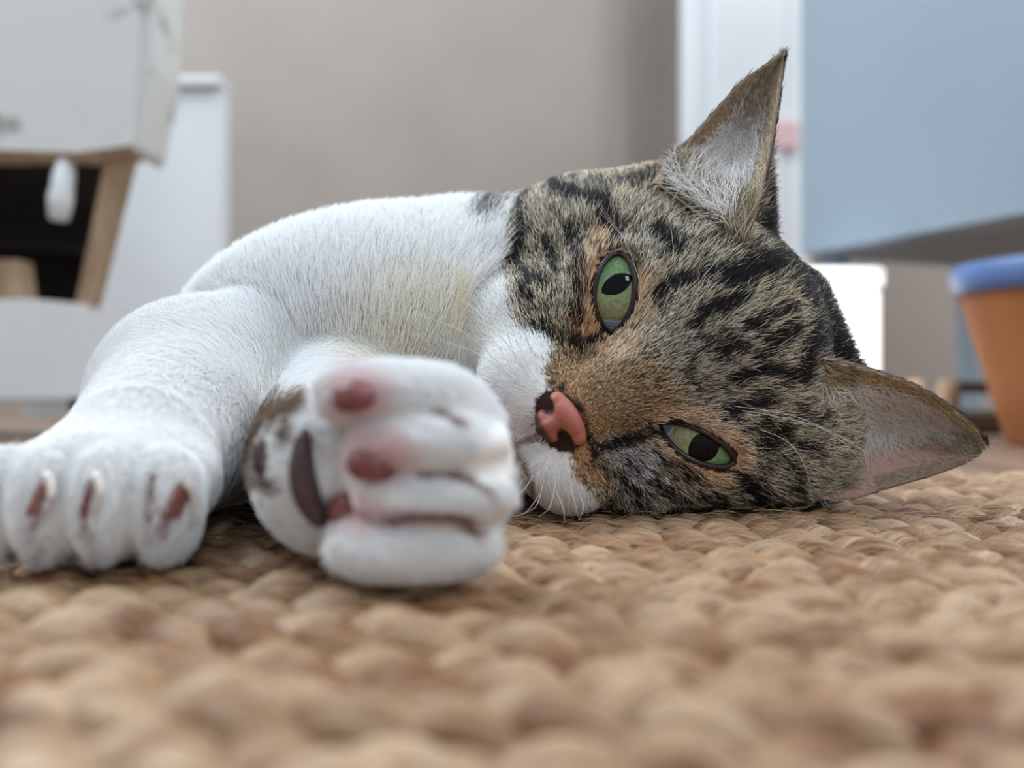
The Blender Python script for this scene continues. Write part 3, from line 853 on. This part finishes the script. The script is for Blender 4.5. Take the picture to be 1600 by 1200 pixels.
# ------------------------------------------------------------------ eyes
def iris_material():
    m = new_mat('green_iris', rough=0.4, spec=0.0, coat=0.7)
    nt = m.node_tree; b = nt.nodes['Principled BSDF']
    tc = nt.nodes.new('ShaderNodeAttribute'); tc.attribute_name = 'iris'
    sep = nt.nodes.new('ShaderNodeSeparateXYZ'); nt.links.new(tc.outputs['Vector'], sep.inputs[0])
    n = nt.nodes.new('ShaderNodeTexNoise'); n.inputs['Scale'].default_value = 9; n.inputs['Detail'].default_value = 7; n.inputs['Roughness'].default_value = 0.75
    nt.links.new(tc.outputs['Vector'], n.inputs['Vector'])
    ad = nt.nodes.new('ShaderNodeMath'); ad.operation = 'MULTIPLY_ADD'; ad.inputs[1].default_value = 0.9; 
    sub = nt.nodes.new('ShaderNodeMath'); sub.operation = 'SUBTRACT'; sub.inputs[1].default_value = 0.5
    nt.links.new(n.outputs['Fac'], sub.inputs[0]); nt.links.new(sub.outputs[0], ad.inputs[0]); nt.links.new(sep.outputs['X'], ad.inputs[2])
    r = nt.nodes.new('ShaderNodeValToRGB'); el = r.color_ramp.elements
    el[0].position = 0.0; el[0].color = rgba((158, 140, 102)); el[1].position = 1.0; el[1].color = rgba((92, 116, 78))
    for pos, c in ((0.22, (160, 156, 116)), (0.42, (148, 164, 116)), (0.62, (130, 162, 114)), (0.85, (118, 152, 110))):
        k = el.new(pos); k.color = rgba(c)
    nt.links.new(ad.outputs[0], r.inputs['Fac'])
    n2 = nt.nodes.new('ShaderNodeTexNoise'); n2.inputs['Scale'].default_value = 26; n2.inputs['Detail'].default_value = 4
    nt.links.new(tc.outputs['Vector'], n2.inputs['Vector'])
    r2 = nt.nodes.new('ShaderNodeValToRGB'); r2.color_ramp.elements[0].position = 0.33; r2.color_ramp.elements[0].color = (0.5, 0.5, 0.45, 1); r2.color_ramp.elements[1].position = 0.62
    nt.links.new(n2.outputs['Fac'], r2.inputs['Fac'])
    mx = nt.nodes.new('ShaderNodeMix'); mx.data_type = 'RGBA'; mx.blend_type = 'MULTIPLY'; mx.inputs['Factor'].default_value = 0.8
    nt.links.new(r.outputs['Color'], mx.inputs['A']); nt.links.new(r2.outputs['Color'], mx.inputs['B'])
    nt.links.new(mx.outputs['Result'], b.inputs['Base Color'])
    return m
iris_m = iris_material()
pupil_m = new_mat('black_pupil', (3, 4, 8), 0.5, 0.0, 0.4)
third_m = new_mat('bluish_third_eyelid', (150, 150, 172), 0.2, 0.5, 0.8)
tear_m = new_mat('grey_wet_corner', (150, 146, 138), 0.25, 0.5, 0.6)

def on_eye(e_, uv, r):
    """points on the eyeball sphere over head-frame (u, v)"""
    uv = np.asarray(uv, float); q_ = uv - e_['c'][:2]
    w = np.sqrt(np.maximum(r * r - (q_ ** 2).sum(1), 0.01)) + e_['c'][2]
    return O + uv[:, :1] * U_ + uv[:, 1:2] * V_ + w[:, None] * W_

def disc_patch(e_, inside_uv, r, name, mat, parent, rings=10):
    """a closed outline filled with rings towards its middle, lying on the eyeball"""
    uv = np.asarray(inside_uv, float); c = uv.mean(0); n = len(uv)
    vs = []
    for k in range(rings):
        vs.append(on_eye(e_, c + (uv - c) * (1 - k / rings), r - (0.02 if k == 0 else 0.0)))
    vs.append(on_eye(e_, c[None], r))
    v = np.vstack(vs); fs = []
    for k in range(rings - 1):
        for i in range(n):
            fs.append([k * n + i, k * n + (i + 1) % n, (k + 1) * n + (i + 1) % n, (k + 1) * n + i])
    for i in range(n):
        fs.append([(rings - 1) * n + i, (rings - 1) * n + (i + 1) % n, rings * n])
    o = mesh_obj(name, v, fs, mat, parent)
    return o

for e_ in EYES:
    s = e_['s']
    # eyeball
    nu, nv = 48, 32
    vs = []; att = []
    ce = H(*e_['c'])
    for j in range(nv + 1):
        th = math.pi * j / nv
        for i in range(nu):
            ph = 2 * math.pi * i / nu
            q_ = np.array([math.sin(th) * math.cos(ph), math.sin(th) * math.sin(ph), math.cos(th)]) * EYE_R
            vs.append(ce + q_[0] * U_ + q_[1] * V_ + q_[2] * W_)
            x = q_[0] * e_['a'][0] + q_[1] * e_['a'][1]; y = q_[0] * e_['b'][0] + q_[1] * e_['b'][1]
            att.append((0.5 + 0.5 * x / 0.95, 0.5 + 0.5 * y, 0.3 * q_[2]))
    fs = [[j * nu + i, (j + 1) * nu + i, (j + 1) * nu + (i + 1) % nu, j * nu + (i + 1) % nu] for j in range(nv) for i in range(nu)]
    eye = mesh_obj('eye', vs, fs, iris_m, cat)
    a_ = eye.data.attributes.new('iris', 'FLOAT_VECTOR', 'POINT'); a_.data.foreach_set('vector', np.array(att, np.float32).ravel())
    eye['label'] = 'wide open green eye with an upright slit pupil' if s < 0 else 'half closed green eye nearest the rug'
    # pupil: a slit along the crown axis
    pc = np.array([0.13, s * 2.24]) if s < 0 else np.array([0.09, s * 2.24])
    t = np.linspace(0, 2 * np.pi, 48, endpoint=False)
    lx, ly = (0.43, 0.25) if s < 0 else (0.42, 0.36)
    cx = lx * np.cos(t); cy = ly * np.sin(t) * (0.55 + 0.45 * np.abs(np.sin(t)))
    disc_patch(e_, pc + np.stack([cx, cy], 1), EYE_R + 0.012, 'pupil', pupil_m, eye)
    # third eyelid in the inner corner
    ol = almond_outline(e_, 60); d0 = (ol - e_['c'][:2]) @ e_['a']
    corner = ol[d0 < -0.60]
    corner = corner[np.argsort(np.arctan2((corner - corner.mean(0))[:, 1], (corner - corner.mean(0))[:, 0]))]
    disc_patch(e_, corner, EYE_R + 0.03, 'third_eyelid', third_m, eye, 6)
    ic = e_['c'][:2] - e_['a'] * 0.93
    tt = np.linspace(0, 2 * np.pi, 20, endpoint=False)
    disc_patch(e_, ic + 0.10 * np.cos(tt)[:, None] * e_['a'] + 0.07 * np.sin(tt)[:, None] * e_['b'], EYE_R + 0.06, 'tear_duct', tear_m, eye, 4)
    # dark lid margin
    uv = almond_outline(e_, 50); uvc = np.vstack([uv, uv[:1]])
    pts = on_eye(e_, uvc, EYE_R + 0.05)
    v, f = tube(pts, np.full(len(pts), 0.075), 8)
    mesh_obj('eyelid', v, f, rim_m, eye)

# ------------------------------------------------------------------ nose
def d_nose(p):
    h = (p - O.astype(np.float32)) @ R_.T.astype(np.float32) - np.array([0.10, 0.02, 0.03], np.float32)
    d = ell(h, (-2.38, 0.05, 1.55), (0.32, 0.60, 0.58))
    d = smin(d, ell(h, (-2.80, 0, 1.50), (0.42, 0.26, 0.52)), 0.18)
    for s in (-1, 1):
        d = smin(d, ell(h, (-2.42, 0.05 + s * 0.50, 1.50), (0.20, 0.18, 0.42)), 0.10)
        d = smin(d, ell(h, (-2.88, s * 0.20, 1.45), (0.24, 0.22, 0.42)), 0.10)
    for s in (-1, 1):
        d = smax(d, -ell(h, (-2.66, s * 0.42, 2.00), (0.13, 0.17, 0.40)), 0.05)
        d = smax(d, -ell(h, (-2.62, s * 0.56, 1.85), (0.06, 0.15, 0.40)), 0.05)
    d = smax(d, -cap(h, (-2.75, 0, 2.1), (-3.3, 0, 1.85), 0.025, 0.05), 0.05)
    return d
nlo = NOSE - 1.6; nhi = NOSE + 1.6
NV, NF = surface_nets(d_nose, nlo, nhi, 0.035)
nh = to_head(NV) - np.array([0.10, 0.02, 0.03])
nc = np.tile(np.array([176, 104, 88.0]), (len(NV), 1))
edge = np.clip((np.abs(nh[:, 1]) - 0.5) / 0.25, 0, 1)[:, None]
nc = nc * (1 - edge * .6) + np.array([196, 142, 112.0]) * edge * .6
low = np.clip((-2.90 - nh[:, 0]) / 0.12, 0, 1)[:, None]
nc = nc * (1 - low) + np.array([74, 48, 46.0]) * low
nost = np.clip(1.25 - np.minimum(*[np.hypot((nh[:, 0] + 2.66) / 0.15, (nh[:, 1] - s * 0.46) / 0.24) for s in (-1, 1)]), 0, 0.28)[:, None] * 3.3
nc = nc * (1 - nost) + np.array([52, 30, 28.0]) * nost  # shadow inside the nostrils painted into the nose colour
nose_m = attr_mat('nose_leather', 0.5, 0.35)
nt = nose_m.node_tree; vor = nt.nodes.new('ShaderNodeTexVoronoi'); vor.inputs['Scale'].default_value = 2200
tcn = nt.nodes.new('ShaderNodeTexCoord'); bpn = nt.nodes.new('ShaderNodeBump'); bpn.inputs['Strength'].default_value = 0.35; bpn.inputs['Distance'].default_value = 0.0003
nt.links.new(tcn.outputs['Object'], vor.inputs['Vector']); nt.links.new(vor.outputs['Distance'], bpn.inputs['Height']); nt.links.new(bpn.outputs['Normal'], nt.nodes['Principled BSDF'].inputs['Normal'])
nose = quads_mesh('nose', NV, NF, nose_m, cat, lin(nc))
nose['label'] = 'salmon pink nose leather'

# ------------------------------------------------------------------ ears
ear_m = attr_mat('ear_skin', 0.6, 0.25)
def build_ear(Lpx, Rpx, depthL, depthR, bow, label, colfun, thick=0.16, cup=(0.05, 0.28, 0.75, 0.8, 0.35, 0.0)):
    ns, nt_ = 36, 24
    L2 = spline(Lpx, ns); R2 = spline(Rpx, ns)
    s = np.linspace(0, 1, ns)
    dl = np.interp(s, np.linspace(0, 1, len(depthL)), depthL); dr = np.interp(s, np.linspace(0, 1, len(depthR)), depthR)
    Lp = np.stack([P(a, b, y) for (a, b), y in zip(L2, dl)]); Rp = np.stack([P(a, b, y) for (a, b), y in zip(R2, dr)])
    t = np.linspace(0, 1, nt_)
    g = Lp[:, None] * (1 - t[None, :, None]) + Rp[:, None] * t[None, :, None]
    prof = np.sin(np.pi * t) ** 0.8
    amt = np.interp(s, [0, 0.12, 0.35, 0.6, 0.85, 1], cup)
    g = g + amt[:, None, None] * prof[None, :, None] * np.asarray(bow)[None, None]
    n = np.cross(np.gradient(g, axis=0), np.gradient(g, axis=1)); n /= np.linalg.norm(n, axis=2, keepdims=True) + 1e-9
    if (n[:18] * (CAMP - g[:18])).sum() < 0: n = -n
    th = thick * np.interp(s, [0, 0.7, 1], [1.2, 0.8, 0.35])[:, None, None] * (0.45 + 0.55 * np.sin(np.pi * t))[None, :, None]
    back = g - n * th
    v = np.concatenate([g.reshape(-1, 3), back.reshape(-1, 3)])
    v[:, 2] = np.maximum(v[:, 2], 0.13)
    g[..., 2] = np.maximum(g[..., 2], 0.15)
    M = ns * nt_
    ids = np.arange(M).reshape(ns, nt_)
    a = ids[:-1, :-1].ravel(); b = ids[1:, :-1].ravel(); c = ids[1:, 1:].ravel(); d = ids[:-1, 1:].ravel()
    fr = np.stack([a, b, c, d], 1)
    fb = fr[:, ::-1] + M
    side = []
    for e0 in (ids[:, 0], ids[::-1, -1], ids[0, ::-1], ids[-1, :]):
        side.append(np.stack([e0[:-1], e0[:-1] + M, e0[1:] + M, e0[1:]], 1))
    f = np.concatenate([fr, fb] + side)
    st = np.stack([np.repeat(s, nt_), np.tile(t, ns)], 1)
    inner_c = colfun(st[:, 0], st[:, 1], True); outer_c = colfun(st[:, 0], st[:, 1], False)
    o = quads_mesh('ear', v, f, ear_m, cat, lin(np.concatenate([inner_c, outer_c])))
    o['label'] = label
    return o, g, back, n, s, t, fr

def ear_hair(ear, pts, cols, radii):
    return curves_obj('ear_fur', pts, radii, cols, ear, fur_m)

def ear_cols(s, t, inner, pink=(166, 140, 122.0)):
    N_ = len(s)
    if inner:
        c = np.tile(np.array([156, 138, 126.0]), (N_, 1))
        k = np.clip((0.42 - t) / 0.25, 0, 1)[:, None]
        c = c * (1 - k) + np.array(pink) * k
        k = np.clip((s - 0.55) / 0.4, 0, 1)[:, None] * 0.8
        c = c * (1 - k) + np.array([150, 132, 112.0]) * k
    else:
        c = np.tile(np.array([44, 38, 36.0]), (N_, 1))
    k = np.clip((s - 0.95) / 0.03, 0, 1)[:, None]
    return c * (1 - k) + np.array([40, 34, 32.0]) * k

def grid_sample(g, n, num, smin_, smax_, tmin, tmax, wfun=None):
    ns, nt_ = g.shape[:2]
    s = RNG.uniform(smin_, smax_, num * 3); t = RNG.uniform(tmin, tmax, num * 3)
    width = (1 - 0.85 * s)
    keep = RNG.random(num * 3) < width
    s, t = s[keep][:num], t[keep][:num]
    fi = s * (ns - 1); fj = t * (nt_ - 1); i = np.minimum(fi.astype(int), ns - 2); j = np.minimum(fj.astype(int), nt_ - 2)
    a = (fi - i)[:, None]; b = (fj - j)[:, None]
    mix = lambda q_: (q_[i, j] * (1 - a) + q_[i + 1, j] * a) * (1 - b) + (q_[i, j + 1] * (1 - a) + q_[i + 1, j + 1] * a) * b
    ds = np.gradient(g, axis=0); dt = np.gradient(g, axis=1)
    u = lambda x: x / (np.linalg.norm(x, axis=-1, keepdims=True) + 1e-9)
    return s, t, mix(g), u(mix(n)), u(mix(ds)), u(mix(dt))

def fur_on_ear(ear, g, back, n, upper):
    allp, allc, allr = [], [], []
    K = 5; tt = np.linspace(0, 1, K)[None, :, None]
    def put(p, nn, d, L, lift, jit, tipc, rootc, rad, curl=0.0):
        pts = grow(p, nn, d, L, lift, jit, K, curl=curl)
        w = np.clip((tt - 0.1) / 0.5, 0, 1)
        tipc = lin(np.clip(tipc, 0, 255)); rootc = lin(np.clip(rootc, 0, 255))
        allp.append(pts); allc.append(rootc[:, None] * (1 - w) + tipc[:, None] * w)
        allr.append(rad * np.tile(np.array([1, 1, .85, .6, .2]), (len(p), 1)))
    # short velvet inside
    s, t, p, nn, ds, dt = grid_sample(g, n, 9000, 0.05, 0.99, 0.02, 0.98)
    bare = (t < 0.30) & (s < 0.68) if not upper else (t < 0.16) & (s < 0.6)
    k = ~bare | (RNG.random(len(s)) < 0.12); s, t, p, nn, ds, dt = s[k], t[k], p[k], nn[k], ds[k], dt[k]
    N_ = len(s)
    shade = RNG.uniform(0.55, 1.15, N_)[:, None]
    put(p, nn, ds * 0.7 - dt * 0.7, RNG.uniform(0.18, 0.34, N_), np.full(N_, 0.35), 0.25, np.array([226, 216, 200.0]) * shade, np.array([112, 100, 90.0]) * shade, 0.0075)
    # tan rim along the edge by the crown
    s, t, p, nn, ds, dt = grid_sample(g, n, 5200, 0.0, 0.985, 0.80, 1.0)
    N_ = len(s); shade = RNG.uniform(0.6, 1.15, N_)[:, None]
    put(p, nn, ds * 0.8 - dt * 0.15, RNG.uniform(0.16, 0.3, N_), np.full(N_, 0.4), 0.18, np.array([220, 200, 166.0]) * shade, np.array([84, 72, 60.0]) * shade, 0.008)
    s, t, p, nn, ds, dt = grid_sample(g, n, 2000, 0.3, 0.985, 0.0, 0.08)
    N_ = len(s); shade = RNG.uniform(0.7, 1.15, N_)[:, None]
    put(p, nn, ds * 0.9 + dt * 0.1, RNG.uniform(0.12, 0.22, N_), np.full(N_, 0.4), 0.18, np.array([188, 168, 140.0]) * shade, np.array([110, 90, 70.0]) * shade, 0.007)
    # long white hairs
    s, t, p, nn, ds, dt = grid_sample(g, n, 3400, 0.04, 0.66, 0.40 if not upper else 0.25, 0.9)
    N_ = len(s)
    put(p, nn, -dt * 0.9 + ds * (0.55 if upper else 0.25), RNG.uniform(0.5, 1.1, N_) * (1 - 0.5 * s), RNG.uniform(0.3, 0.7, N_), 0.35, np.tile([246, 244, 242.0], (N_, 1)), np.tile([200, 190, 182.0], (N_, 1)), 0.0078, curl=0.25)
    # dark back
    s, t, p, nn, ds, dt = grid_sample(back, -n, 7000, 0.0, 0.99, 0.0, 1.0)
    N_ = len(s); pale = (RNG.random(N_) < 0.18)[:, None]
    put(p, nn, ds, RNG.uniform(0.2, 0.36, N_), np.full(N_, 0.3), 0.15, np.where(pale, np.array([150, 128, 100.0]), np.array([48, 42, 40.0])), np.tile([30, 26, 26.0], (N_, 1)), 0.008)
    # fringe over the base
    s, t, p, nn, ds, dt = grid_sample(g, n, 2600, 0.0, 0.2, 0.1, 1.0)
    N_ = len(s); shade = RNG.uniform(0.5, 1.1, N_)[:, None]
    put(p, nn, ds, RNG.uniform(0.35, 0.7, N_), np.full(N_, 0.6), 0.25, np.array([214, 198, 168.0]) * shade, np.array([70, 58, 50.0]) * shade, 0.008)
    ear_hair(ear, np.concatenate(allp), np.concatenate(allc), np.concatenate(allr))

upper = build_ear([(1020, 285), (1046, 243), (1085, 212), (1122, 170), (1168, 122), (1222, 88)],
                  [(1160, 392), (1184, 318), (1200, 248), (1212, 180), (1220, 125), (1225, 87)],
                  [23.9, 23.5, 23.4, 23.3, 23.3, 23.3], [21.75, 21.9, 22.3, 22.7, 23.0, 23.3],
                  (0.40, 1.8, -0.25), 'upright ear pointing to the ceiling', ear_cols, cup=(-0.12, 0.0, 0.45, 0.75, 0.35, 0.0))
fur_on_ear(upper[0], upper[1], upper[2], upper[3], True)
lower = build_ear([(1246, 796), (1312, 786), (1378, 764), (1446, 744), (1502, 724), (1527, 706), (1534, 690)],
                  [(1268, 556), (1318, 566), (1374, 583), (1434, 606), (1492, 642), (1526, 672), (1534, 688)],
                  [23.6, 23.5, 23.5, 23.4, 23.3, 23.2], [21.9, 22.3, 22.5, 22.7, 22.9, 23.1],
                  (0.25, 1.5, 0.25), 'ear lying out sideways close above the rug', lambda s, t, i: ear_cols(s, t, i, (188, 152, 138.0)))
fur_on_ear(lower[0], lower[1], lower[2], lower[3], False)

# ------------------------------------------------------------------ paw pads and claws
def pad(px, py, wpx, hpx, rot, name, mat, raise_=0.10, thick=0.30, bean=0.0, label=None):
    loc, n = hit(px, py)
    y = loc[1]
    view = loc - CAMP; view /= np.linalg.norm(view)
    n = n * 0.5 - view * 0.5; n /= np.linalg.norm(n)
    ex = np.array([math.cos(rot), 0, -math.sin(rot)]); ex -= n * ex.dot(n); ex /= np.linalg.norm(ex); ey = np.cross(n, ex)
    a, b = wpx / 2 / F * y, hpx / 2 / F * y
    vs = []; nu, nv = 28, 14
    for j in range(nv + 1):
        th = math.pi * j / nv
        for i in range(nu):
            ph = 2 * math.pi * i / nu
            x = math.sin(th) * math.cos(ph); yy = math.sin(th) * math.sin(ph); z = math.cos(th)
            k = 1 + 0.06 * math.cos(3 * ph + 0.7)
            vs.append(loc + ex * (a * x * k + bean * a * yy * yy) + ey * b * yy * k + n * (thick * z - thick + raise_ + thick * 0.55))
    fs = [[j * nu + i, (j + 1) * nu + i, (j + 1) * nu + (i + 1) % nu, j * nu + (i + 1) % nu] for j in range(nv) for i in range(nu)]
    o = mesh_obj(name, vs, fs, mat, cat)
    if label: o['label'] = label
    return o
pad_m = noisy(new_mat('dark_pink_pad', rough=0.42, spec=0.4), (112, 62, 62), (142, 84, 82), 900, 3, 0.15, bdist=0.0003)
pad_dk = noisy(new_mat('dark_brown_pad', rough=0.45, spec=0.4), (62, 46, 46), (84, 64, 62), 900, 3, 0.15, bdist=0.0003)
pad(553, 620, 74, 50, -0.05, 'paw_pad', pad_m)
pad(582, 724, 88, 58, 0.1, 'paw_pad', pad_m, 0.14)
pad(548, 800, 74, 60, 0.1, 'paw_pad', pad_m, 0.22, 0.34)
pad(474, 752, 44, 158, -0.2, 'paw_pad', pad_dk, 0.16, 0.3, 0.9, 'dark brown heel pad')
pad(410, 716, 34, 62, -0.2, 'paw_pad', pad_dk, 0.08, 0.2, 0.0, 'dark wrist pad')

claw_m = new_mat('translucent_claw', (214, 206, 200), 0.2, 0.5, 0.6)
quick_m = noisy(new_mat('brown_red_claw_bed', rough=0.5), (112, 62, 54), (146, 92, 82), 300, 3)
def claw(path, r0, lift):
    pts = []
    for i, (x, y) in enumerate(path):
        loc, n = hit(x, y)
        pts.append(loc - W_L(loc) * lift[i])
    c = spline(pts, 12); t = np.linspace(0, 1, 12)
    v, f = tube(c, r0 * (1 - t) ** 0.7 + 0.006, 8)
    return mesh_obj('claw', v, f, claw_m, cat)
def W_L(loc):
    d = loc - CAMP; return d / np.linalg.norm(d)
def bed(px, py, w, h, rot):
    return pad(px, py, w, h, rot, 'claw_bed', quick_m, 0.05, 0.10)
bed(62, 776, 20, 70, 0.35); bed(136, 782, 14, 66, 0.15); bed(272, 786, 34, 64, 0.35)
claw([(74, 742), (80, 765), (76, 785), (66, 806)], 0.085, [0.12, 0.24, 0.28, 0.22])
claw([(150, 742), (156, 762), (154, 782), (148, 806)], 0.085, [0.12, 0.24, 0.28, 0.22])
claw([(288, 754), (302, 772), (304, 800), (296, 826)], 0.085, [0.12, 0.24, 0.28, 0.22])

# ------------------------------------------------------------------ whiskers
whisker_m = new_mat('white_whisker', (244, 244, 242), 0.3, 0.4)
def whisker(path, r=0.0095, lift=(0.0, 1.4)):
    loc, n = hit(*path[0])
    y0 = loc[1]; m = len(path)
    pts = [loc]
    for i in range(1, m):
        t = i / (m - 1)
        pts.append(P(path[i][0], path[i][1], y0 - lift[0] - (lift[1] - lift[0]) * math.sin(t * 1.4) * 0.8))
    c = spline(pts, 26); t = np.linspace(0, 1, 26)
    v, f = tube(c, r * (1 - 0.85 * t), 5)
    return mesh_obj('whisker', v, f, whisker_m, cat)
for path in (
    [(806, 560), (770, 470), (690, 405), (600, 366), (468, 354)],
    [(812, 545), (775, 460), (720, 400), (650, 345), (570, 318)],
    [(820, 575), (760, 500), (690, 452), (610, 440), (535, 458)],
    [(800, 590), (740, 530), (680, 500), (600, 485), (560, 472)],
    [(815, 530), (785, 440), (750, 385), (700, 340), (625, 312)],
    [(826, 540), (800, 450), (770, 400), (730, 350)],
    [(806, 600), (760, 560), (700, 535), (640, 520), (575, 518)],
    [(830, 552), (812, 490), (790, 440), (770, 412)],
    [(818, 610), (790, 560), (750, 500), (722, 470)],
    [(838, 560), (815, 515), (802, 480)]):
    whisker(path)
for path in (
    [(835, 740), (812, 772), (770, 792)], [(850, 750), (838, 790), (812, 806)], [(870, 745), (860, 790), (842, 808)], [(890, 755), (898, 785), (905, 812)],
    [(868, 765), (880, 795), (882, 816)], [(905, 770), (912, 792), (904, 814)], [(845, 770), (822, 800), (796, 808)]):
    whisker(path, 0.008, (0.0, 0.9))
for path in (
    [(1140, 634), (1200, 642), (1255, 655), (1330, 692), (1402, 742)], [(1150, 640), (1210, 650), (1290, 672), (1345, 720), (1375, 770)], [(1180, 668), (1230, 690), (1258, 730), (1272, 790)],
    [(960, 352), (945, 335), (928, 312)], [(975, 372), (955, 350), (935, 330)], [(1000, 440), (978, 380), (938, 318)], [(1055, 420), (1048, 350), (1040, 300)],
    [(1092, 440), (1130, 395), (1165, 345), (1200, 290)], [(830, 325), (815, 295), (806, 278)], [(880, 340), (872, 318), (868, 290)]):
    whisker(path, 0.0075, (0.05, 0.9))

# ------------------------------------------------------------------ loose jute fibres
def rug_fuzz():
    n = 5200
    y = RNG.uniform(9, 33, n); x = RNG.uniform(-1, 1, n) * (y * 0.62 + 3)
    row = np.round((y - ROW0) / PITCH); yc = ROW0 + row * PITCH
    z = 0.0 - 0.5 * ((y - yc) / (PITCH * 0.5)) ** 2 * 0.35 - 0.04
    y = y - 0.035 * x
    p = np.stack([x, y, z], 1); nrm = np.tile([0, 0, 1.0], (n, 1))
    d = np.stack([RNG.choice([-1.0, 1.0], n), RNG.normal(0, 0.6, n), np.zeros(n)], 1)
    pts = grow(p, nrm, d, RNG.uniform(0.3, 1.0, n), RNG.uniform(0.05, 0.5, n), 0.2, 6, curl=0.3)
    tone = RNG.uniform(0, 1, n)[:, None]
    c = lin(np.array([186, 140, 92.0]) * (1 - tone) + np.array([236, 208, 166.0]) * tone)
    curves_obj('loose_fibres', pts, np.tile(np.full(6, 0.0035), (n, 1)), np.repeat(c[:, None], 6, 1), rug, attr_mat('loose_jute', 0.5, 0.3))
rug_fuzz()
bpy.context.view_layer.update()
